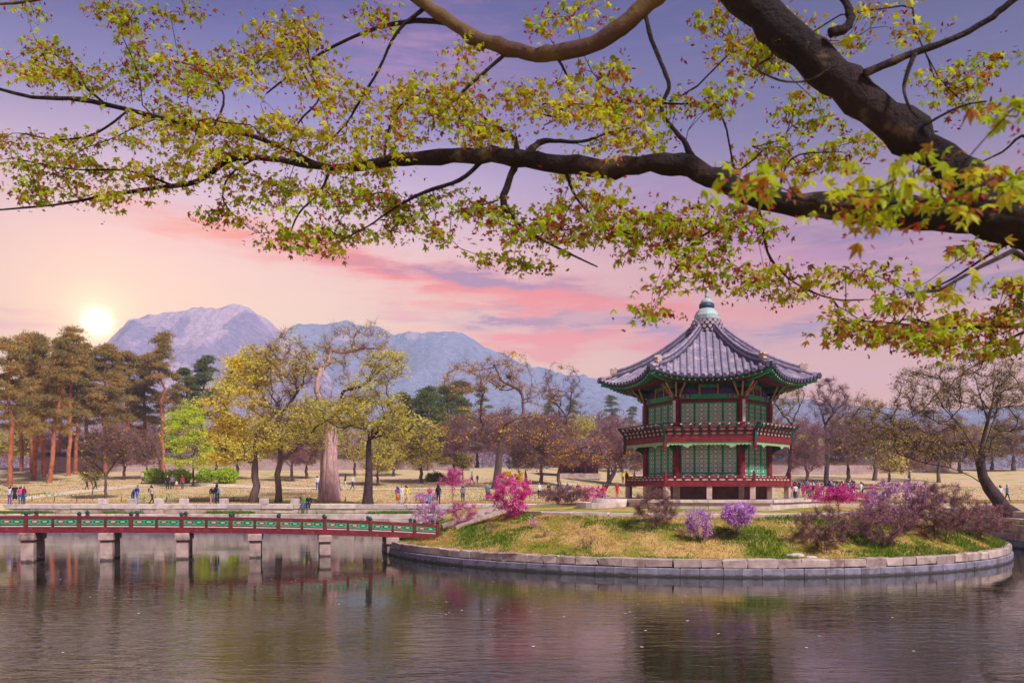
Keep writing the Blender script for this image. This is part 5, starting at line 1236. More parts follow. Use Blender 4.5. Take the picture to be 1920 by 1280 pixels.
# trees in rows before and behind the palace wall: a few kinds grown once, copied tree by tree
def copy_tree(root, loc, rz, s, label, group, leafm=None):
    r = root.copy(); COL.objects.link(r); r.location = loc; r.rotation_euler = (0, 0, rz); r.scale = (s[0], s[0], s[1]); r['label'] = label; r['group'] = group
    for ch in root.children:
        c = ch.copy(); COL.objects.link(c); c.parent = r
    return r
def back_rows():
    kinds = []
    gp = 'trees behind the palace wall'
    mk = [dict(leaf=LF_RUST, nleaf=4, bare=9, twigm=TWIG_P, n=170), dict(leaf=LF_OLIVE, nleaf=12, bare=6, twigm=TWIG, n=170), dict(leaf=LF_OLIVE, nleaf=7, bare=6, twigm=TWIG_P, n=150), dict(leaf=LF_RUST, nleaf=0, bare=11, twigm=TWIG_P, n=170)]
    desc = ['mauve-brown leafless', 'olive half-leafed', 'yellow-tinged', 'bare grey-twigged']
    places = [(215, 800, 3), (250, 792, 1), (285, 778, 0), (325, 790, 2), (390, 800, 0), (435, 780, 3), (515, 770, 0), (560, 762, 0), (600, 770, 1), (725, 790, 0), (742, 800, 3), (785, 796, 0), (835, 786, 3), (862, 800, 0), (895, 770, 0), (935, 776, 3), (965, 766, 0), (1000, 778, 2), (1040, 772, 0), (1090, 780, 1), (1125, 774, 0), (1165, 786, 3), (1215, 790, 0), (1460, 790, 3), (1500, 800, 0), (1580, 790, 0), (1620, 800, 2), (1690, 790, 0), (1740, 800, 3), (1800, 790, 0), (1860, 796, 1), (1900, 780, 0), (110, 800, 3), (60, 790, 0), (20, 800, 1), (150, 806, 0)]
    marks = {215: 'behind the left end of the long wall', 250: 'behind the wall below the flat-crowned pine', 285: 'behind the wall below the tall layered pine', 325: 'rising above the wall just left of the lime tree', 390: 'between lime tree and golden willow behind the wall', 435: 'hidden behind the golden willow', 515: 'between golden willow and half-bare tree behind the wall', 560: 'left of the ancient trunk behind the wall', 600: 'close left of the ancient trunk above the wall', 725: 'right of the spreading tree behind the wall', 742: 'behind the leftmost green pine of the middle row', 785: 'between the green pines of the middle row', 835: 'at the right end of the middle pines', 862: 'above the right end of the long wall', 895: 'left of the nest tree, above its low branches', 935: 'directly behind the nest tree trunk', 965: 'just right of the nest tree trunk', 1000: 'left of the gatehouse, above the forsythia', 1040: 'touching the left end of the gatehouse', 1090: 'rising behind the gatehouse roof', 1125: 'right of the gatehouse behind the leaning tree', 1165: 'left of the pavilion, under the bluish pine', 1215: 'behind the left doors of the pavilion', 1460: 'behind the right doors of the pavilion', 1500: 'right of the pavilion above the short wall', 1580: 'right of the tall bare tree, far back', 1620: 'above the right end of the crowd, far back', 1690: 'behind the purple shrubs, far back', 1740: 'left of the great leaning trunk, far back', 1800: 'behind the great leaning trunk, far back', 1860: 'right of the great leaning trunk, far back', 1900: 'at the right edge, far back', 110: 'at the back of the left grove, third from the left edge', 60: 'at the back of the left grove, second from the left edge', 20: 'at the back of the left edge', 150: 'at the back of the left grove below the sun'}
    protos = {}
    rg = random.Random(21)
    for i, (x, yt, k) in enumerate(places):
        Y = rg.uniform(141, 158); X = (x - 960) / F * Y; z = zt(X, Y); H = EYE + (HOR - yt) / F * Y - z; lb = desc[k] + ' tree ' + marks[x]
        if k not in protos:
            m_ = mk[k]; protos[k] = broad_tree('background_tree', lb, (X, Y, z), 9.0, [(0, 0, 5.8, 2.9, 2.6, 3.0, .6), (.4, 0, 3.6, 3.2, 2.8, 1.8, .4)], bark=BK_GREY, leaf=m_['leaf'], seed=60 + k, n_t=m_['n'], r0=.22, nleaf=m_['nleaf'], lsize=.17, lspread=.5, bare=m_['bare'], blen=1.0, bw=.016, twigm=m_['twigm'], group=gp, fork=.35)
            protos[k].scale = (H / 9.0,) * 3
        else: copy_tree(protos[k], (X, Y, z), rg.uniform(0, 6.28), (H / 9.0 * rg.uniform(1.15, 1.6), H / 9.0 * 1.06), lb, gp)
back_rows()
def front_row():
    src = [o for o in bpy.data.objects if o.name.startswith('background_tree') and o.parent is None][:4]; rg = random.Random(33)
    rows = [(232, 'small mauve tree before the wall below the flat-crowned pine'), (275, 'small mauve tree before the wall left of the lime tree'), (405, 'small tree before the wall between lime tree and golden willow'), (445, 'small tree before the wall behind the golden willow trunk'), (548, 'small bare tree before the wall right of the half-bare tree'), (575, 'small bare tree just left of the ancient trunk'), (665, 'small tree before the wall left of the spreading trunk'), (708, 'small tree before the wall right of the spreading trunk'), (738, 'slim tree before the wall left of the green pines'), (790, 'slim tree before the wall among the green pines'), (852, 'slim mauve tree left of the small yellowish tree'), (985, 'bare mauve tree between nest tree and gatehouse'), (1015, 'bare mauve tree left of the gatehouse door'), (1048, 'bare tree in front of the gatehouse, left side'), (1142, 'bare mauve tree behind the leaning tree'), (1190, 'bare tree left of the lower pavilion doors'), (1512, 'slim bare tree beside the right pavilion corner'), (1590, 'slim bare tree right of the tall bare tree'), (1668, 'slim tree behind the purple shrubs'), (1705, 'slim mauve tree left of the great tree crown')]
    for i, (x, lb) in enumerate(rows):
        Y = rg.uniform(104, 124); X = (x - 960) / F * Y; z = zt(X, Y); H = EYE + (HOR - rg.uniform(772, 812)) / F * Y - z; k = H / 9.0; copy_tree(src[(0, 2)[i % 2] if ('mauve' in lb or 'bare' in lb) else (3, 1)[i % 2]], (X, Y, z), rg.uniform(0, 6.28), (k * rg.uniform(1.0, 1.35), k * 1.05), lb, 'small trees before the palace wall')
front_row()
# dark wood beyond, one mass that closes the view between the trees
def far_wood():
    rg = np.random.default_rng(77); C = []
    for k in range(420):
        X = rg.uniform(-170, 150); Y = rg.uniform(172, 235); z = zt(X, Y); h = rg.uniform(7, 13) ; m = 60
        q = rg.normal(0, 1, (m, 3)) * [2.8, 2.2, h * .3] + [X, Y, z + h * .42]; C.append(q)
    C = np.concatenate(C); C = np.repeat(C, 3, axis=0) + rg.normal(0, .6, (len(C) * 3, 3)); V, Fq = needles(C, 1.3, .075, rg, .4)
    tag(inst('distant_wood', mesh_np('distant_wood', V, Fq, TWIG_P)), 'far mauve mass of leafless wood behind the palace grounds', 'woods', kind='stuff')
far_wood()

# ------------------------------------------------------------------ shrubs
FL_MAG = leafmat('blossom_magenta', (246, 60, 172), (214, 34, 140), (250, 124, 200), 0.4, 2.0)
FL_PINK = leafmat('blossom_rose', (238, 110, 180), (222, 80, 158), (240, 140, 196), 0.4, 2.0)
FL_LILAC = leafmat('blossom_lilac', (222, 160, 228), (196, 122, 208), (238, 200, 240), 0.4, 2.0)
FL_PALE = leafmat('blossom_pale', (226, 170, 214), (206, 140, 200), (236, 196, 224), 0.4, 2.0)
FL_YEL = leafmat('blossom_yellow', (248, 206, 40), (232, 180, 20), None, 0.4)
FL_BUD = leafmat('bud_rose', (200, 136, 150), (170, 108, 122), (186, 148, 104), 0.35, 2.0)
def shrub(name, label, base, w, h, flower, nst=60, nfl=10, fsize=.03, stemm=BK_DARK, seed=0, twig=4, tl=.25, rise=0.15, group=None, cat='shrub', spikes=False, fspread=.08, tw=.005, depth=None, cz=None, narrow=.25):
    rg = np.random.default_rng(seed); root = empty(name, base); tag(root, label, cat, group); t = TreeB(seed)
    d = depth or w * .9; nb_ = 9
    for i in range(nb_):
        a_ = rg.uniform(0, 6.28); q_ = rg.uniform(0, .13) * w; cx_, cy_ = q_ * math.cos(a_), q_ * math.sin(a_); t.trunk([(cx_, cy_, -.06), (cx_ * 1.25, cy_ * 1.25, h * .1), (cx_ * 1.7, cy_ * 1.7, h * .22)])
    nch = len(t.chains); cz = cz or .52
    tg = ellip(rg, nst, (0, 0, h * cz), (w / 2, d / 2, h * (1 - cz)), .3, -.95)
    if spikes: tg = [np.array([rg.normal(0, w * .2), rg.normal(0, w * .18), h * rg.uniform(.55, 1.0)]) for _ in range(nst)]; tg = [np.array([p[0] * (1.3 if p[2] < .8 * h else .9), p[1], p[2]]) for p in tg]
    t.reach(tg, start_from=0, wob=.08, up=.3, nseg=4); t.radii(.02, .006); t.rad = np.minimum(.0042 * (1 + (w > 3) * .5) * np.sqrt(np.maximum(t.cnt, 1)), max(.016, w * .012)); V, Fc = t.tubes(flare=0, maxsides=5); P_ = []
    for ids in t.chains[nch:]:
        a = np.array([t.nodes[i] for i in ids])
        for s in np.linspace(0.35, 1, 5):
            i = s * (len(a) - 1); j = min(int(i), len(a) - 2); P_.append(a[j] + (a[j + 1] - a[j]) * (i - j))
    P_ = np.array(P_); lv = []
    if twig: twig = int(twig * 1.6); C = np.repeat(P_, twig, axis=0) + rg.normal(0, .03, (len(P_) * twig, 3)); NV, NF = needles(C, tl, tw, rg, .4); lv.append(('twigs', (NV, NF, stemm)))
    if nfl: C = np.repeat(P_, nfl, axis=0); C = C + rg.normal(0, fspread, C.shape); LV, LF_ = quads(C, None, fsize, rg, 0, .8); lv.append(('blossom' if flower.name.startswith('bloss') else 'leaves', (LV, LF_, flower)))
    plant_parts(root, V, Fc, stemm, lv, stem='stems'); return root
def shrubs():
    isl = lambda x, y, lo=33.: tuple(GI(x, y, lo)); k = lambda b: b[1] / F
    b = isl(958, 972); shrub('azalea_bush', 'large vivid magenta azalea at the top of the slope by the steps', b, 90 * k(b), 86 * k(b), FL_MAG, 150, 10, .034, TWIG_P, 1, 3, .2, fspread=.07)
    b = at(850, 946, 73); shrub('azalea_bush', 'tall rose-pink azalea with upright sprays behind the steps', b, 46 * k(b), 66 * k(b), FL_PINK, 80, 6, .06, TWIG_P, 2, 4, .35, spikes=True, fspread=.1)
    b = isl(864, 985, 44.); shrub('azalea_bush', 'pale pink azalea beside the steps at the bridge end', b, 60 * k(b), 48 * k(b), FL_PINK, 60, 4, .035, TWIG_P, 3, 4, .22)
    b = isl(805, 985, 44.); shrub('azalea_bush', 'lilac azalea overhanging the end of the footbridge', b, 70 * k(b), 44 * k(b), FL_PALE, 60, 8, .04, TWIG_P, 4, 3, .2)
    b = isl(1310, 1014); shrub('rhododendron', 'upright purple flowering shrub on the slope below the pavilion', b, 62 * k(b), 66 * k(b), FL_LILAC, 60, 7, .032, BK_DARK, 5, 3, .16)
    b = isl(1386, 1012); 
    shrub('rhododendron', 'round lilac-pink shrub on bare leaning stems below the pavilion corner', b, 66 * k(b), 72 * k(b), FL_LILAC, 80, 13, .034, BK_DARK, 6, 2, .14, cz=.68)
    b = isl(1570, 966); shrub('azalea_bush', 'vivid magenta azalea on the right in front of the crowd', b, 88 * k(b), 52 * k(b), FL_MAG, 120, 9, .034, TWIG_P, 7, 3, .24, spikes=True, fspread=.08)
    b = at(1108, 944, 73); shrub('azalea_bush', 'small magenta azalea under the leaning tree', b, 60 * k(b), 34 * k(b), FL_PINK, 50, 7, .06, TWIG_P, 8, 3, .3)
    b = isl(1690, 985, 34.); shrub('azalea_bush', 'large pale lilac azalea among the brown shrubs at right', b, 150 * k(b), 88 * k(b), FL_PALE, 170, 9, .038, TWIG_P, 9, 5, .26)
    b = isl(1635, 984, 34.); shrub('azalea_bush', 'low lilac azalea left of the large pale one', b, 80 * k(b), 36 * k(b), FL_LILAC, 50, 3, .03, TWIG_P, 10, 5, .22)
    b = at(962, 912, 78); shrub('forsythia_bush', 'yellow forsythia behind the vivid magenta azalea', b, 54 * k(b), 32 * k(b), FL_YEL, 60, 9, .07, TWIG, 11, 2, .3)
    b = at(1060, 946, 73); shrub('brown_shrub', 'low brown leafless hedge on the bank left of the pavilion', b, 110 * k(b), 34 * k(b), FL_BUD, 110, 3, .05, TWIG, 12, 7, .4, tw=.012)
    b = isl(1228, 990); shrub('bare_shrub', 'wide leafless shrub in front of the pavilion steps', b, 96 * k(b), 76 * k(b), FL_BUD, 150, 2, .022, TWIG, 13, 7, .22, tw=.004)
    b = isl(1545, 1030); shrub('bare_shrub', 'large brown twiggy shrub low on the right slope', b, 126 * k(b), 84 * k(b), FL_BUD, 190, 3, .022, TWIG, 14, 8, .24, tw=.004)
    b = isl(1655, 1022); shrub('bare_shrub', 'rosy-brown budding shrub in the middle of the right slope', b, 130 * k(b), 84 * k(b), FL_BUD, 190, 4, .024, TWIG_P, 15, 8, .24, tw=.004)
    b = isl(1760, 1012); shrub('bare_shrub', 'tall olive-brown shrub behind the right slope', b, 140 * k(b), 110 * k(b), FL_BUD, 210, 4, .028, TWIG, 16, 8, .28, tw=.005)
    b = isl(1835, 1012); shrub('bare_shrub', 'rose-tinted shrub at the right tip of the island', b, 120 * k(b), 76 * k(b), FL_BUD, 170, 5, .026, TWIG_P, 17, 8, .24, tw=.005)
    b = isl(1100, 1030); shrub('small_shrub', 'small leafless seedling on the middle of the grass slope', b, 50 * k(b), 48 * k(b), FL_BUD, 30, 1, .016, TWIG, 18, 3, .14, tw=.003)
    b = isl(1000, 990); shrub('small_shrub', 'tiny pink-flowered plant near the top of the grass slope', b, 26 * k(b), 24 * k(b), FL_PALE, 14, 2, .03, TWIG, 19, 2, .1, tw=.003)
    b = isl(1022, 1006); shrub('small_shrub', 'tiny twiggy plant on the left part of the slope', b, 34 * k(b), 18 * k(b), FL_BUD, 16, 1, .016, TWIG, 20, 3, .1, tw=.003)
    b = isl(920, 1000, 40.); shrub('small_shrub', 'little bare plant beside the lower steps', b, 30 * k(b), 26 * k(b), FL_BUD, 18, 1, .016, TWIG, 21, 3, .12, tw=.003)
    for i, (x, y, w, h, lb) in enumerate(((290, 906, 42, 26, 'clipped lime hedge bush left of the lime tree'), (335, 906, 50, 26, 'clipped lime hedge bush under the lime tree'), (385, 904, 36, 24, 'clipped lime hedge bush right of the lime tree'), (425, 906, 46, 28, 'round lime hedge bush by the golden willow'), (818, 902, 38, 12, 'low dark green bush on the lawn before the wall'))):
        b = at(x, y); shrub('hedge_bush', lb, b, w * k(b), h * k(b), LF_HEDGE if i < 4 else LF_PINE, 70, 16, .1, TWIG, 30 + i, 0, .3, fspread=.2, group='clipped bushes on the lawn', cz=.5)
    b = at(800, 944, 73.); shrub('blossom_shrub', 'low pale pink blossoming shrub among people on the promenade', b, 50 * k(b), 22 * k(b), FL_PALE, 50, 10, .06, TWIG, 40, 3, .3)
shrubs()
# ------------------------------------------------------------------ the maple we stand under
BK_MAPLE = mat('bark_maple', (58, 42, 42), (32, 23, 27), 2.2, 0.9, 1.0, 26, detail=8, c3=(96, 80, 66), c3s=6.0, c3t=(.56, .7))  # bark colour darkened to hold the shade of a backlit silhouette
BK_ARCH = mat('bark_maple_young', (108, 84, 54), (68, 50, 42), 3.0, 0.85, 0.6, 10, c3=(82, 58, 54), c3s=3.0, c3t=(.5, .6))
LF_MAPLE = leafmat('maple_leaf', (190, 206, 36), (138, 160, 24), (216, 210, 52), 0.55, 1.2, 0.5, 0.3)
LF_MAPLE2 = leafmat('maple_leaf_russet', (182, 132, 42), (158, 76, 42), (176, 166, 40), 0.55, 1.2, 0.5, 0.3)
SEEDM = leafmat('maple_seed', (160, 30, 44), (104, 20, 36), (186, 60, 50), 0.4, 1.2)
def YD(x): return float(np.interp(x, [-300, 0, 600, 1100, 1500, 1920, 2200], [7.6, 7.2, 6.2, 5.4, 4.9, 4.5, 4.4]))
def trace(pts, dy=0.0, k=4):
    """px polyline (x, y, width) -> smoothed 3D points and radii"""
    c = [(P(x, y, YD(x) + dy * min(1, i / 3)), w / F * (YD(x) + dy) / 2) for i, (x, y, w) in enumerate(pts)]; out = []; rad = []; n = len(c)
    for i in range(n - 1):
        p0, p1, p2, p3 = c[max(i - 1, 0)][0], c[i][0], c[i + 1][0], c[min(i + 2, n - 1)][0]
        for j in range(k):
            t = j / k; out.append(0.5 * ((2 * p1) + (p2 - p0) * t + (2 * p0 - 5 * p1 + 4 * p2 - p3) * t * t + (3 * p1 - p0 - 3 * p2 + p3) * t ** 3)); rad.append(c[i][1] * (1 - t) + c[i + 1][1] * t)
    out.append(c[-1][0]); rad.append(c[-1][1]); return out, rad
maple = empty('maple_tree', (0, 0, 0)); tag(maple, 'overhanging maple with lime young leaves and red seeds framing the view', 'maple tree')
TR = [Vector((3.85, 4.2, 1.9)), Vector((3.75, 4.25, 2.6)), Vector((3.62, 4.3, 3.5)), Vector((3.45, 4.4, 4.3)), P(2130, 530, 4.45), P(2060, 480, 4.47)]
def limb(name, pts, rad, m, seed, n=12, knob=0.13, mid=True):
    r = np.random.default_rng(seed); mb = MB(); pts = [p + Vector(r.normal(0, .10 * q, 3)) * (i > 0) for i, (p, q) in enumerate(zip(pts, rad))]; rad = [q * r.uniform(.93, 1.1) for q in rad]; mb.tube(pts, rad, n)
    V = np.array(mb.v); q = np.repeat(np.array(rad), n)
    from mathutils import noise as mn
    C = np.repeat(np.array([tuple(p) for p in pts]), n, axis=0); d = V - C
    f = np.array([1 + knob * 2.2 * mn.noise(Vector(v) * (0.5 / max(w, .01)) * .35) for v, w in zip(V, q)])
    return inst(name, mesh_np(name, C + d * f[:, None], mb.f, m, True), maple)
limb('trunk', TR, [.34, .29, .26, .25, .24, .22], BK_MAPLE, 0, 16)
LIMBS = {
 'main': [(2085, 500, 125), (1990, 440, 112), (1900, 412, 100), (1800, 402, 84), (1700, 396, 70), (1560, 384, 58), (1450, 376, 50), (1380, 352, 48), (1312, 320, 52), (1240, 306, 44), (1150, 314, 40), (1060, 308, 40), (985, 298, 38), (900, 290, 33), (800, 296, 32), (720, 302, 25), (640, 316, 19), (560, 306, 15), (490, 296, 12), (425, 302, 13), (370, 340, 11), (290, 353, 9), (200, 366, 7), (100, 384, 5), (-60, 398, 4)],
 'leader': [(2085, 520, 120), (1990, 455, 112), (1920, 405, 105), (1850, 342, 99), (1760, 262, 92), (1650, 182, 88), (1560, 108, 88), (1480, 38, 88), (1400, -30, 80), (1310, -110, 66), (1200, -190, 48)],
 'arch': [(1330, -95, 40), (1270, -50, 36), (1216, 5, 34), (1170, 48, 36), (1110, 84, 32), (1040, 99, 30), (970, 96, 28), (900, 74, 26), (840, 38, 24), (785, 0, 22), (720, -40, 18), (560, -80, 15), (380, -70, 12), (200, -35, 9), (60, 2, 6), (-60, 10, 4)],
 'left': [(600, 312, 13), (540, 282, 10), (470, 254, 9), (400, 240, 10), (330, 228, 10), (240, 206, 9), (150, 186, 9), (60, 182, 7), (-60, 150, 6)]}
TWIGS = [
 [(1302, 312, 20), (1296, 292, 15), (1280, 262, 10), (1250, 225, 7), (1240, 198, 7), (1254, 165, 8), (1245, 130, 8), (1222, 75, 8), (1208, 20, 9)],
 [(850, 44, 13), (780, 40, 9), (700, 55, 7), (620, 90, 5), (555, 132, 4), (500, 175, 3)], [(800, 12, 9), (745, 60, 6), (712, 128, 5), (680, 180, 5), (650, 230, 4), (600, 285, 3)],
 [(952, 98, 7), (880, 160, 6), (830, 210, 5), (808, 238, 5)], [(968, 300, 14), (965, 262, 9), (930, 238, 5), (900, 215, 3)], [(988, 292, 16), (1010, 268, 12), (1040, 264, 8), (1090, 266, 6), (1140, 250, 4), (1180, 240, 3)],
 [(966, 308, 14), (950, 350, 12), (944, 380, 14), (962, 410, 6), (1000, 440, 5), (1060, 472, 4), (1120, 500, 3)], [(905, 300, 10), (862, 338, 8), (800, 358, 7), (740, 390, 4), (690, 424, 3), (640, 450, 2)],
 [(1556, 62, 18), (1590, 50, 17), (1592, 15, 14), (1570, -14, 10)], [(1620, 138, 16), (1700, 105, 13), (1780, 75, 12), (1850, 40, 11), (1895, 4, 12), (1940, -30, 13)], [(1716, 100, 10), (1695, 160, 7), (1705, 200, 5), (1722, 222, 3)],
 [(1570, 118, 6), (1520, 150, 4), (1460, 150, 4), (1400, 120, 3)], [(1418, 372, 8), (1430, 430, 5), (1445, 485, 5), (1490, 530, 4), (1560, 560, 3), (1620, 562, 3)], [(1960, 432, 7), (1900, 452, 6), (1850, 480, 5), (1790, 520, 4), (1740, 545, 3)],
 [(2040, 560, 14), (1930, 606, 10), (1850, 612, 8), (1760, 614, 5), (1660, 604, 3), (1580, 600, 2)], [(1950, 612, 7), (1890, 636, 5), (1840, 680, 3)], [(1990, 410, 9), (1930, 260, 6), (1880, 285, 4), (1836, 306, 3)],
 [(1400, 362, 7), (1350, 420, 5), (1300, 455, 4), (1270, 500, 3), (1240, 545, 2)], [(620, 314, 7), (600, 360, 5), (560, 400, 4), (540, 450, 3)], [(1060, 318, 7), (1080, 370, 5), (1120, 410, 4), (1180, 440, 3)],
 [(480, 296, 5), (430, 330, 4), (420, 380, 3), (470, 430, 2)], [(240, 208, 5), (180, 250, 4), (110, 262, 3), (40, 250, 2)], [(330, 350, 5), (240, 320, 4), (140, 318, 3), (40, 300, 3)], [(400, 242, 5), (420, 180, 4), (380, 130, 3), (300, 110, 2)], [(200, 198, 5), (140, 150, 4), (60, 110, 3)], [(540, 285, 5), (560, 230, 4), (600, 180, 3), (570, 120, 2)],
 [(720, 300, 6), (730, 240, 4), (760, 190, 3), (840, 165, 2)], [(1040, 100, 6), (1065, 150, 4), (1060, 210, 3), (1020, 235, 2)], [(1730, 236, 6), (1800, 200, 4), (1850, 190, 3)], [(1460, 376, 6), (1470, 320, 4), (1500, 290, 3), (1580, 285, 2)]]
tb = TreeB(42)
for i, (k, pts) in enumerate(LIMBS.items()):
    q, rad = trace(pts, 0.0); rad = [r * {'main': .86, 'leader': .78, 'arch': .95, 'left': .9}[k] for r in rad]
    if k == 'leader': q = [p + Vector((0, 0.12 * sstep(3, 12, j), 0)) for j, p in enumerate(q)]
    limb({'main': 'limb', 'leader': 'leader_limb', 'arch': 'arched_limb', 'left': 'limb'}[k], q, rad, BK_ARCH if k == 'arch' else BK_MAPLE, i + 1, 12)
    if k != 'leader': tb.trunk([tuple(p) for p in q[3:]])
for i, pts in enumerate(TWIGS):
    q, rad = trace(pts, 0.12 * math.sin(i * 1.7)); limb('branch', q, rad, BK_MAPLE, 20 + i, 7, .04); tb.trunk([tuple(p) for p in q])
n_main = len(tb.chains); n_main_nodes = len(tb.nodes)
EL_ = [(60,110,75,32),(130,150,90,32),(230,150,70,28),(330,110,90,26),(430,120,60,32),(400,150,80,28),(520,55,60,40),(560,110,60,38),(480,110,40,28),(600,150,50,28),(610,190,50,24),(330,215,90,24),(400,235,90,24),(300,250,80,24),(420,270,90,28),(520,250,80,32),(600,280,90,32),(200,255,50,16),(100,265,60,22),(30,250,40,22),(50,300,60,24),(120,320,90,28),(60,355,70,24),(220,330,90,24),(180,370,90,18),(330,330,70,24),(380,310,60,24),
 (480,350,70,28),(430,400,55,22),(560,370,80,28),(620,420,70,26),(540,450,60,20),(600,470,46,16),(680,380,70,32),(700,430,50,20),(760,390,70,28),(800,440,46,20),(850,380,60,28),(900,400,60,28),(960,440,70,20),(930,490,56,13),(1000,490,36,11),(1040,420,70,24),(1100,390,70,32),(1120,440,70,22),(1180,420,60,28),(1220,470,60,22),(1260,400,50,28),(1280,440,60,26),(1320,490,46,26),(1400,520,56,22),(1350,440,40,26),
 (720,170,60,26),(780,190,70,28),(850,170,60,26),(900,210,70,26),(750,240,70,26),(860,250,60,22),(1000,180,70,22),(1060,150,50,16),(1080,210,60,22),(1140,200,50,22),(1180,190,50,22),(1240,200,40,22),(1320,185,56,24),(700,280,60,18),(960,250,60,18),(1150,270,60,18),(1200,250,50,22),(700,40,40,26),(1015,28,20,30),(880,90,26,18),(1090,20,50,20),(1130,125,50,12),
 (1400,100,60,26),(1450,90,60,26),(1420,125,46,18),(1480,60,50,36),(1650,15,50,14),(1700,60,30,10),(1350,30,50,26),(1520,170,36,16),(1480,205,22,16),(1590,80,26,12),(1600,265,56,14),(1530,235,26,12),(1780,150,50,36),(1820,190,36,18),(1870,110,26,16),(1440,280,50,18),(1480,300,60,22),(1560,300,50,22),(1420,310,46,18),
 (1700,560,50,18),(1600,610,60,20),(1680,620,70,22),(1770,610,90,26),(1860,590,70,26),(1800,650,70,22),(1880,640,50,22),(1580,580,36,16),(1500,560,46,16),(1440,520,36,20),(1330,520,36,16),(1250,540,36,12),(1235,588,20,14),(1550,520,50,18),(1640,520,36,16),(1820,460,36,16),(1900,540,40,20),(60,15,60,12),(180,15,60,16),(260,30,60,20),(250,60,26,10),(350,15,40,16),(670,330,60,16),(1080,330,50,14),(1380,400,50,20),(1450,430,40,20)]
NEAR = [(1400,352,50,26),(1500,350,70,30),(1580,380,60,30),(1640,350,60,30),(1700,370,60,30),(1750,322,44,26),(1820,345,50,34),(1790,395,60,26),(1660,415,60,16),(1900,330,26,22),(1898,215,16,18),(1740,545,64,22),(430,216,60,22),(60,100,40,14),(1320,182,40,20),(600,455,50,16),(500,255,60,20)]
rg = np.random.default_rng(9); tg = []; info = []
for (x, y, rx, ry) in EL_:
    for _ in range(max(3, int(rx * ry / 170))):
        a = rg.uniform(0, 2 * np.pi); r = math.sqrt(rg.uniform(0.02, 1)); xx, yy = x + rx * r * math.cos(a), y + ry * r * math.sin(a); tg.append(tuple(P(xx, yy, YD(xx) + rg.normal(0, .28) + (.75 if x > 1340 and y < 330 else 0))))
tb.reach(tg, start_from=0, wob=.09, up=0.05, nseg=5); tips_far = [np.array(tb.nodes[i]) for i in tb.tips]
twn = len(tb.nodes); tb.rad = np.full(twn, .0024)
cnt = np.zeros(twn); ch = np.zeros(twn, int)
for i in range(twn):
    if tb.par[i] >= 0: ch[tb.par[i]] += 1
cnt[ch == 0] = 1
for i in range(twn - 1, 0, -1):
    if tb.par[i] >= 0: cnt[tb.par[i]] += cnt[i]
tb.rad = np.clip(.0019 * np.power(np.maximum(cnt, 1), .5), .0019, .009); keep = tb.chains[n_main:]; tb.chains = [[0, 1]] + keep
V, Fc = tb.tubes(flare=0, maxsides=4); tag(inst('twigs', mesh_np('twigs', V[6:] if False else V, Fc, BK_MAPLE, True), maple), kind='stuff')
# near spray of leaves on its own side branches, closer to us
nb = []
tn = TreeB(4); Yn = 2.5
near_main = [(2120, 470), (1990, 420), (1900, 392), (1800, 378), (1700, 380), (1600, 388), (1500, 372), (1400, 358)]
q = [P(x, y, np.interp(x, [1400, 1900, 2130], [2.7, 2.6, 4.3])) for x, y in near_main]; limb('near_branch', q, [.045, .03, .018, .013, .010, .008, .006, .003], BK_MAPLE, 77, 7, .03); tn.trunk([tuple(p) for p in q])
q2 = [P(x, y, d) for x, y, d in ((2050, 560, 4.3), (1900, 470, 3.6), (1840, 500, 3.3), (1760, 545, 3.2), (1700, 550, 3.1))]; limb('near_branch', q2, [.02, .012, .009, .006, .003], BK_MAPLE, 78, 6, .03); tn.trunk([tuple(p) for p in q2])
tgn = []
for (x, y, rx, ry) in NEAR[:12]:
    d = 3.2 if y > 500 else 2.6
    for _ in range(6): a = rg.uniform(0, 6.28); r = math.sqrt(rg.uniform(0, 1)); tgn.append(tuple(P(x + rx * r * math.cos(a), y + ry * r * math.sin(a), d + rg.normal(0, .12))))
tn.reach(tgn, start_from=0, wob=.08, up=.05, nseg=4); tn.rad = np.full(len(tn.nodes), .0022); tn.chains = tn.chains[2:]; V, Fc = tn.tubes(flare=0, maxsides=4); tag(inst('twigs', mesh_np('twigs', V, Fc, BK_MAPLE, True), maple), kind='stuff')
# leaf shape: five lobes, drooping
def leaf_shape(s, droop, fold):
    ang = [180, 128, 108, 80, 52, 26, 0, -26, -52, -80, -108, -128]; rad = [.12, .40, .66, .44, .9, .5, 1.0, .5, .9, .44, .66, .40]
    pts = [(0, 0, 0)]
    for a, r in zip(ang, rad):
        x, y = r * math.cos(math.radians(a)), r * math.sin(math.radians(a)); pts.append((x, y, -droop * r * r - fold * abs(y)))
    n = len(ang); return np.array(pts) * s, [(0, i, i % n + 1) for i in range(1, n + 1)]
LV0 = [leaf_shape(1.0, d, f) for d, f in ((.3, .15), (.6, .35), (.2, .7), (.5, .1), (.9, .5))]
def leaf_frames(C, rng, tilt=.55):
    """rotation matrices: leaves lie about level, hang a little, look any way round"""
    n = len(C); az = rng.uniform(0, 2 * np.pi, n); px = rng.normal(.35, tilt, n); ry = rng.normal(0, tilt, n)
    M = []
    for a, b, c in zip(az, px, ry): M.append(np.array(Matrix.Rotation(a, 3, 'Z') @ Matrix.Rotation(b, 3, 'Y') @ Matrix.Rotation(c, 3, 'X')))
    return np.array(M)
def add_leaves(C, size, rng, m, name):
    M = leaf_frames(C, rng); sz = size * rng.uniform(.45, 1.5, len(C)); Vs = []; Fs = []; b = 0; kind = rng.integers(0, len(LV0), len(C))
    f0 = np.array(LV0[0][1])
    for i in range(len(C)):
        v = (LV0[kind[i]][0] * sz[i]) @ M[i].T + C[i]; Vs.append(v); Fs.append(f0 + b); b += len(v)
    o = inst(name, mesh_np(name, np.concatenate(Vs), np.concatenate(Fs), m), maple); tag(o, kind='stuff'); return o
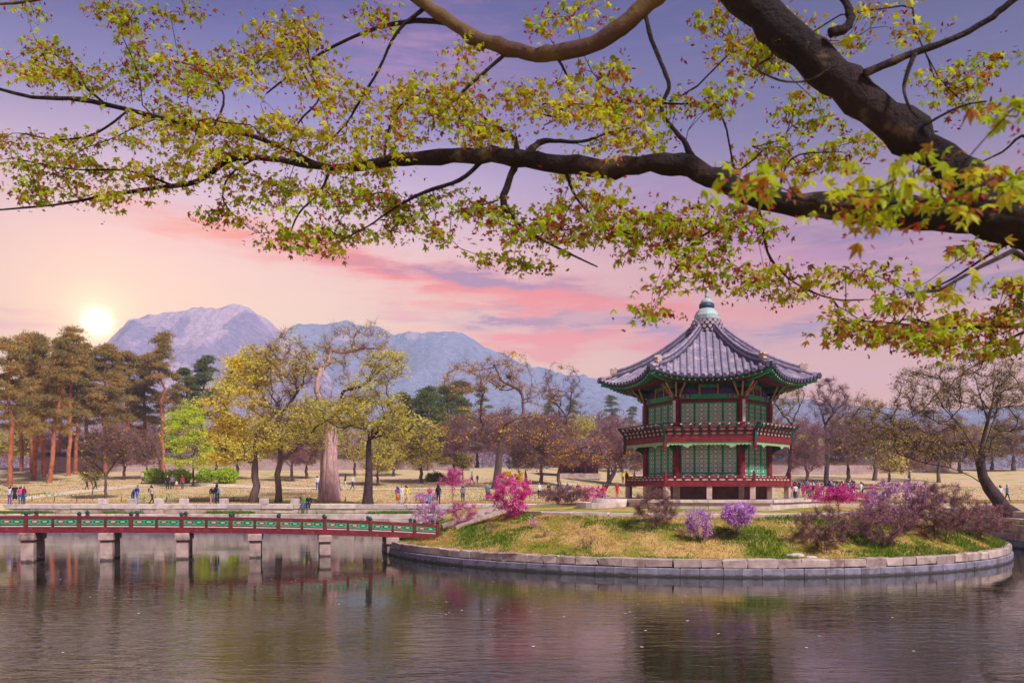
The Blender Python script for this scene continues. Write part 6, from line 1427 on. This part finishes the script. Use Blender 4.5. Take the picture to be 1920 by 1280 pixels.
tf = np.array(tips_far); n1 = 15
C = np.repeat(tf, n1, axis=0); C = C + rg.normal(0, 1, C.shape) * [.07, .085, .017]; C[:, 2] -= .0; 
sel = rg.random(len(C)); add_leaves(C[sel < .68], .034, rg, LF_MAPLE, 'foliage'); add_leaves(C[sel >= .68], .031, rg, LF_MAPLE2, 'russet_foliage')
# seeds: little red wings hanging in pairs under the twigs
def add_seeds(C, size, rng, name):
    C = C + np.array([0, 0, -.02]); n = len(C); V1, F1 = quads(C, None, size, rng, 0, .42); o = inst(name, mesh_np(name, V1, F1, SEEDM), maple); tag(o, kind='stuff')
C = np.repeat(tf, 10, axis=0) + rg.normal(0, 1, (len(tf) * 10, 3)) * [.08, .09, .03]; C2 = C + rg.normal(0, .012, C.shape)
add_seeds(np.concatenate([C, C2]), .0145, rg, 'seed_clusters')
# the 300 leaves that show largest, one by one
lm = []
for i, (v, f) in enumerate(LV0): lm.append(mesh_np('leaf', v, f, LF_MAPLE)); lm.append(mesh_np('leaf', v, f, LF_MAPLE2))
cnt_ = 0; Cn = []
tipsn = [np.array(tn.nodes[i]) for i in tn.tips]
per = 300 / max(1, len(tipsn))
for p in tipsn:
    for _ in range(int(per) + (rg.random() < per % 1)):
        if cnt_ >= 300: break
        c = p + rg.normal(0, 1, 3) * [.04, .05, .022]; o = inst('leaf', lm[(rg.integers(0, 5)) * 2 + (rg.random() < .16)], maple, tuple(c)); s = .036 * rg.uniform(.65, 1.25); o.scale = (s, s, s)
        o.rotation_euler = (rg.normal(0, .5), rg.normal(.35, .5), rg.uniform(0, 6.28)); cnt_ += 1
Cs = np.repeat(np.array(tipsn), 5, axis=0) + rg.normal(0, 1, (len(tipsn) * 5, 3)) * [.04, .05, .025]; add_seeds(Cs, .011, rg, 'near_seeds')
# ------------------------------------------------------------------ people
def skel(pose):
    J = {'pel': (0, 0, .95, .13), 'sp': (0, 0, 1.14, .125), 'ch': (0, .01, 1.34, .14), 'nk': (0, .01, 1.48, .055), 'hb': (0, -.005, 1.56, .075), 'hm': (0, -.01, 1.63, .095), 'ht': (0, 0, 1.7, .06)}
    for s, t in ((-1, 'l'), (1, 'r')):
        J['sh' + t] = (s * .165, .01, 1.39, .06); J['el' + t] = (s * .215, .03, 1.13, .046); J['wr' + t] = (s * .22, -.03, .9, .033); J['ha' + t] = (s * .215, -.06, .81, .034)
        J['hi' + t] = (s * .085, 0, .9, .095); J['kn' + t] = (s * .09, -.01, .5, .066); J['an' + t] = (s * .09, .02, .09, .042); J['to' + t] = (s * .095, -.14, .035, .036)
    def mv(**k):
        for n, (x, y, z) in k.items(): J[n] = (x, y, z, J[n][3])
    if pose == 'walk': mv(knl=(-.09, -.14, .52), anl=(-.09, -.2, .11), tol=(-.09, -.35, .06), knr=(.09, .06, .5), anr=(.09, .3, .12), tor=(.09, .18, .035), ell=(-.22, .12, 1.14), wrl=(-.2, .06, .92), hal=(-.2, .02, .85), elr=(.22, -.06, 1.14), wrr=(.2, -.2, .96), har=(.2, -.26, .92))
    if pose == 'photo': mv(ell=(-.2, -.16, 1.2), wrl=(-.07, -.3, 1.4), hal=(-.04, -.34, 1.48), elr=(.2, -.16, 1.2), wrr=(.07, -.3, 1.4), har=(.04, -.34, 1.48))
    if pose == 'hip': mv(elr=(.33, .06, 1.15), wrr=(.19, -.06, 1.0), har=(.14, -.08, .98), knl=(-.12, -.02, .5), anl=(-.17, 0, .09), tol=(-.2, -.15, .035))
    if pose == 'bend':
        mv(sp=(0, -.08, 1.13), ch=(0, -.24, 1.28), nk=(0, -.34, 1.37), hb=(0, -.39, 1.42), hm=(0, -.42, 1.49), ht=(0, -.42, 1.56), shl=(-.165, -.27, 1.31), shr=(.165, -.27, 1.31), ell=(-.2, -.36, 1.07), elr=(.2, -.36, 1.07), wrl=(-.1, -.52, 1.05), wrr=(.1, -.52, 1.05), hal=(-.05, -.58, 1.08), har=(.05, -.58, 1.08))
    if pose == 'sit':
        for n in list(J):
            x, y, z, r = J[n]
            if n[:2] not in ('kn', 'an', 'to'): J[n] = (x, y, z - .45, r)
        mv(knl=(-.12, -.42, .5), knr=(.12, -.42, .5), anl=(-.12, -.45, .09), anr=(.12, -.45, .09), tol=(-.12, -.6, .035), tor=(.12, -.6, .035), wrl=(-.12, -.3, .6), wrr=(.12, -.3, .6), hal=(-.06, -.36, .58), har=(.06, -.36, .58))
    E_ = [('pel', 'sp', 2), ('sp', 'ch', 2), ('ch', 'nk', 2), ('nk', 'hb', 0), ('hb', 'hm', 0), ('hm', 'ht', 1)]
    for t in 'lr': E_ += [('ch', 'sh' + t, 2), ('sh' + t, 'el' + t, 2), ('el' + t, 'wr' + t, 2), ('wr' + t, 'ha' + t, 0), ('pel', 'hi' + t, 3), ('hi' + t, 'kn' + t, 3), ('kn' + t, 'an' + t, 3), ('an' + t, 'to' + t, 4)]
    return J, E_
P_SKIN = mat('skin', (214, 164, 140), (196, 146, 122), 6, .6); P_HAIR = mat('hair_black', (34, 26, 28), (24, 18, 20), 8, .5); P_SHOE = mat('shoe_dark', (46, 40, 44), (34, 30, 34), 8, .6)
def person_mesh(pose, longhair=False):
    J, E_ = skel(pose); names = list(J); idx = {n: i for i, n in enumerate(names)}
    me = bpy.data.meshes.new('skeleton'); me.from_pydata([J[n][:3] for n in names], [(idx[a], idx[b]) for a, b, _ in E_], []); o = bpy.data.objects.new('skeleton', me); COL.objects.link(o)
    md = o.modifiers.new('skin', 'SKIN')
    for i, n in enumerate(names): me.skin_vertices[0].data[i].radius = (J[n][3], J[n][3] * (.8 if n in ('pel', 'sp', 'ch') else 1)); me.skin_vertices[0].data[i].use_root = (n == 'pel')
    md.use_smooth_shade = True; o.modifiers.new('sub', 'SUBSURF').levels = 1
    dg = bpy.context.evaluated_depsgraph_get(); dg.update(); ev = o.evaluated_get(dg); out = bpy.data.meshes.new_from_object(ev); bpy.data.objects.remove(o); bpy.data.meshes.remove(me)
    out.name = 'person_' + pose; out.materials.clear()
    for m in (P_SKIN, P_HAIR, P_SKIN, P_SKIN, P_SHOE): out.materials.append(m)
    segs = [(np.array(J[a][:3]), np.array(J[b][:3]), k, J[b][3]) for a, b, k in E_]; hm = np.array(J['hm'][:3]); mi = []
    for p in out.polygons:
        c = np.array(p.center); best = (9, 0)
        for a, b, k, r in segs:
            t = np.clip(((c - a) @ (b - a)) / ((b - a) @ (b - a)), 0, 1); d = np.linalg.norm(c - (a + (b - a) * t)) / (r + .02)
            if d < best[0]: best = (d, k)
        k = best[1]
        if k in (0, 1) and np.linalg.norm(c - hm) < .16: k = 1 if (c[1] > hm[1] - .02 or c[2] > hm[2] + .05) else 0
        mi.append(k)
    out.polygons.foreach_set('material_index', mi); out.polygons.foreach_set('use_smooth', [True] * len(mi)); return out
PM = {p: person_mesh(p) for p in ('stand', 'walk', 'photo', 'hip', 'bend', 'sit')}
CLOTH = {'white': (224, 214, 216), 'black': (40, 34, 40), 'navy': (48, 52, 92), 'blue': (66, 96, 176), 'pale blue': (140, 168, 206), 'red': (214, 40, 60), 'pink': (232, 84, 150), 'maroon': (128, 40, 70), 'purple': (120, 84, 160), 'yellow': (240, 208, 40), 'green': (96, 150, 60), 'orange': (236, 130, 50), 'grey': (130, 122, 130), 'beige': (206, 180, 160), 'denim': (70, 92, 140), 'magenta': (206, 30, 120), 'teal': (60, 120, 130)}
def cloth(c): return mat('cloth_' + c.replace(' ', '_'), CLOTH[c], tuple(v * .82 for v in CLOTH[c]), 9, .9)
SK = MB().lathe([(.17, .48), (.2, .5), (.13, .98), (.10, 1.02)], 12).mesh('skirt', P_SKIN, True)
BAG = MB().box((0, .19, 1.24), (.27, .15, .38), bev=.05).mesh('backpack', P_SHOE, True)
HAIRL = MB().lathe([(.05, 1.36), (.10, 1.42), (.115, 1.56), (.09, 1.68), (.03, 1.725)], 10, (0, .035, 0)).mesh('hair', P_HAIR, True)
def person(base, pose, top, bot, rz, h, label, group, skirt=False, bag=None, hair=False, z=None):
    o = inst('person', PM[pose], None, base, rz); s = h / 1.72; o.scale = (s * 1.08, s * 1.08, s)
    for i, c in ((2, top), (3, bot)): o.material_slots[i].link = 'OBJECT'; o.material_slots[i].material = cloth(c)
    if skirt: o.material_slots[3].material = P_SKIN; k = inst('skirt', SK, o); k.material_slots[0].link = 'OBJECT'; k.material_slots[0].material = cloth(bot)
    if hair and pose in ('stand', 'walk', 'hip', 'photo'): inst('hair', HAIRL, o)
    if bag: k = inst('backpack', BAG, o); k.material_slots[0].link = 'OBJECT'; k.material_slots[0].material = cloth(bag)
    tag(o, label, 'person', group); return o
def people():
    g = 'visitors strolling on the far bank'
    S = [(18, 947, 'stand', 'white', 'purple', 1.6, 0, 'in white top beside the pines at the left edge', 0), (28, 947, 'hip', 'black', 'black', 1.75, .3, 'in a black dress between two friends at the left edge', 1), (38, 947, 'stand', 'pink', 'denim', 1.6, .2, 'in pink top and jeans in the group at the left edge', 0), (45, 947, 'stand', 'maroon', 'denim', 1.62, -.4, 'in maroon top, rightmost of the group at the left edge', 0),
         (249, 946, 'bend', 'blue', 'denim', 1.65, 1.2, 'in blue leaning forward at the promenade', 0), (258, 947, 'stand', 'blue', 'pale blue', 1.72, -.8, 'in blue shirt facing a leaning friend', 0), (285, 946, 'walk', 'beige', 'black', 1.66, 1.4, 'in pale coat carrying a dark backpack on the promenade', 0),
         (398, 947, 'walk', 'black', 'grey', 1.6, .2, 'in dark clothes next to a man in light blue', 1), (407, 947, 'hip', 'pale blue', 'black', 1.75, 3.0, 'in light-blue shirt and black trousers seen from behind', 0),
         (314, 917, 'stand', 'black', 'black', 1.65, .3, 'in black, leftmost of the group on the upper path', 0), (323, 917, 'hip', 'grey', 'black', 1.7, .6, 'in grey coat on the upper path', 0), (331, 918, 'stand', 'white', 'red', 1.1, 0, 'child with red trousers on the upper path', 0), (342, 917, 'stand', 'red', 'denim', 1.65, -.3, 'in red top and jeans on the upper path', 0),
         (268, 907, 'walk', 'white', 'denim', 1.65, 1.5, 'in white walking far up the path beside the hedge', 0), (163, 918, 'walk', 'grey', 'black', 1.7, 1.4, 'in grey striding behind the sapling on the left path', 0), (179, 918, 'walk', 'white', 'black', 1.7, 1.4, 'in white walking behind the small leafless tree', 0),
         (595, 918, 'stand', 'white', 'denim', 1.65, .4, 'in white standing left of the ancient trunk', 0), (635, 920, 'walk', 'teal', 'denim', 1.7, -1.4, 'in teal walking just right of the ancient trunk', 0), (647, 918, 'walk', 'black', 'white', 1.65, -1.3, 'in black top and white trousers right of the ancient trunk', 0), (661, 918, 'walk', 'white', 'navy', 1.7, 1.3, 'in white top and dark trousers left of the spreading tree', 0),
         (604, 938, 'photo', 'black', 'grey', 1.6, 2.6, 'in black photographing the ancient trunk', 0), (621, 938, 'stand', 'pink', 'black', 1.68, .2, 'in pink posing before the ancient trunk', 0),
         (746, 946, 'stand', 'purple', 'orange', 1.6, .3, 'in purple and orange near the pale pink shrub', 1), (754, 948, 'hip', 'white', 'white', 1.66, .9, 'all in white near the pale pink shrub', 0), (763, 944, 'walk', 'yellow', 'beige', 1.66, 1.2, 'in bright yellow jacket near the pale pink shrub', 0), (806, 946, 'photo', 'pink', 'pale blue', 1.6, 0, 'in pink right behind the pale pink shrub', 0), (822, 946, 'stand', 'navy', 'navy', 1.72, 2.9, 'in navy jacket between the two pink shrubs on the promenade', 0),
         (885, 908, 'walk', 'white', 'black', 1.7, -1.2, 'in white shirt up on the lawn left of the nest tree', 0), (895, 907, 'stand', 'navy', 'denim', 1.1, 0, 'child in navy beside an adult in white on the lawn', 0), (914, 938, 'stand', 'teal', 'navy', 1.66, .5, 'in teal top left of the vivid magenta azalea', 0), (868, 942, 'stand', 'grey', 'navy', 1.68, .3, 'in grey half hidden by the tall rose-pink azalea', 0),
         (1011, 934, 'stand', 'white', 'black', 1.62, .4, 'in white with dark hair above the brown hedge', 0), (1031, 934, 'bend', 'navy', 'black', 1.62, -.4, 'in navy behind the brown hedge', 0), (1044, 933, 'bend', 'black', 'beige', 1.66, .6, 'in black bending behind the brown hedge', 0), (1064, 935, 'stand', 'purple', 'grey', 1.62, 0, 'in purple behind the brown hedge', 0), (1084, 935, 'hip', 'maroon', 'black', 1.7, .3, 'in dark maroon left of the small magenta azalea', 0), (1132, 938, 'walk', 'red', 'navy', 1.7, 1.0, 'in red jacket by the leaning tree trunk', 0), (1157, 932, 'stand', 'red', 'red', 1.62, 0, 'all in red beside the pavilion steps', 0),
         (1168, 906, 'stand', 'yellow', 'navy', 1.72, .2, 'guard in yellow vest left of the pavilion railing', 0), (1180, 906, 'stand', 'yellow', 'black', 1.7, -.2, 'guard in yellow vest nearer to the pavilion railing', 0), (1876, 942, 'stand', 'white', 'beige', 1.66, 0, 'in white on the path right of the great leaning trunk', 0), (1888, 940, 'walk', 'blue', 'navy', 1.7, 1.2, 'in blue at the right edge behind the great leaning trunk', 0)]
    for i, (x, y, ps, tp, bt, h, rz, lb, sk) in enumerate(S):
        b = at(x, y, 72.6); person(b, ps, tp, bt, rz, h, ('person ' if not lb.startswith(('child', 'guard')) else '') + lb, g, bool(sk), 'black' if i in (6, 8, 26) else None, i % 2 == 0)
    zs = 2.13
    for x, tp, bt, lb in ((570, 'green', 'blue', 'in green sitting on the embankment edge'), (579, 'black', 'black', 'in black sitting on the embankment beside someone in green')):
        Y = PY1 + 1.2; person(((x - 960) / F * Y, Y, zs - .42), 'sit', tp, bt, .1, 1.66, 'person ' + lb, g)
    rg = random.Random(8); cols = ['red', 'pink', 'magenta', 'navy', 'black', 'white', 'pale blue', 'maroon', 'grey', 'red', 'navy', 'purple', 'blue', 'white', 'magenta', 'black']
    for i in range(54):
        x = rg.uniform(1478, 1604) if i < 48 else rg.uniform(1610, 1640); y = 937 - rg.random() ** .8 * 12; c = cols[i % len(cols)]; bt = rg.choice(['black', 'navy', 'denim', 'red', 'magenta', 'beige', 'white'])
        b = at(x, y, 76); person(b, rg.choice(['stand', 'stand', 'hip', 'walk', 'photo']), c, bt, rg.uniform(0, 6.28), rg.uniform(1.55, 1.8), 'person in ' + c + (' top, ' + bt + ' trousers and backpack' if i % 7 == 0 else ' top and ' + bt + ' trousers') + ' in the crowd right of the pavilion', 'crowd right of the pavilion', False, 'navy' if i % 7 == 0 else None, i % 3 == 0)
people()
# ------------------------------------------------------------------ small things on the far bank
def bank_things():
    cube = block_mesh('stone_cube', .62, .55, .5, STONE_P, 91, .01, .04)
    for x, lb in ((193, 'stone cube seat below the small leafless tree'), (250, 'stone cube seat behind the leaning person in blue'), (298, 'stone cube seat beside the person in pale coat'), (345, 'stone cube seat between the pale coat and the couple'), (420, 'stone cube seat right of the couple on the promenade'), (495, 'stone cube seat right of the golden willow trunk'), (553, 'stone cube seat left of the two people sitting on the bank'), (935, 'stone cube seat left of the vivid magenta azalea')):
        b = at(x, 946, 72.5); o = inst('stone_cube', cube, None, (b[0], b[1], b[2] + .26), .05 * math.sin(x)); tag(o, lb, 'stone cube', 'stone cubes along the promenade')
    pm_ = MB().tube([(0, 0, -.1), (0, 0, .5)], .035, 6).lathe([(.045, .46), (.05, .5), (.02, .54)], 6).mesh('rope_post', BK_DARK)
    for i, x in enumerate(list(range(60, 680, 42))):
        b = at(x, 941, 74); o = inst('rope_post', pm_, None, b); tag(o, 'low dark rope post along the promenade, ' + ['first', 'second', 'third', 'fourth', 'fifth', 'sixth', 'seventh', 'eighth', 'ninth', 'tenth', 'eleventh', 'twelfth', 'thirteenth', 'fourteenth', 'fifteenth'][i] + ' from the left', 'post', 'rope posts along the promenade')
    # petals and leaves afloat
    rg2 = np.random.default_rng(31); C = []
    for (x, y, n, sx, sy) in ((500, 1110, 34, 400, 60), (1000, 1120, 30, 300, 40), (120, 1060, 18, 100, 12), (1500, 1110, 16, 300, 25), (700, 1060, 14, 120, 20), (1000, 1200, 8, 500, 40)):
        for _ in range(n):
            xx, yy = rg2.normal(x, sx), max(1050, rg2.normal(y, sy)); Y = EYE * F / (yy - HOR)
            X = (xx - 960) / F * Y
            if math.hypot(X - ISC.x, Y - ISC.y) > 18.3 and Y < 69: C.append((X, Y, .012))
    V, Fq = quads(np.array(C), None, .05, rg2, 30, .6); tag(inst('floating_petals', mesh_np('floating_petals', V, Fq, WHITE)), 'pale petals floating on the pond', 'petals', kind='stuff')
    # rocks at the foot of the slope
    for i, (x, y, s, lb) in enumerate(((1490, 1044, .3, 'pale flat rock lying on the wall at the foot of the slope'), (1520, 1047, .2, 'smaller pale rock right of the flat one on the island wall'))):
        bm = bmesh.new(); bmesh.ops.create_icosphere(bm, subdivisions=2, radius=1.0); r = random.Random(i)
        for v in bm.verts: v.co *= r.uniform(.85, 1.1); v.co.x *= 1.3; v.co.z *= .35
        me = bpy.data.meshes.new('rock'); bm.to_mesh(me); bm.free(); me.materials.append(STONE_P); p = GI(x, y); o = inst('rock', me, None, (p.x, p.y, p.z + .05)); o.scale = (s, s * .6, s); tag(o, lb, 'rock', 'rocks on the island')
bank_things()
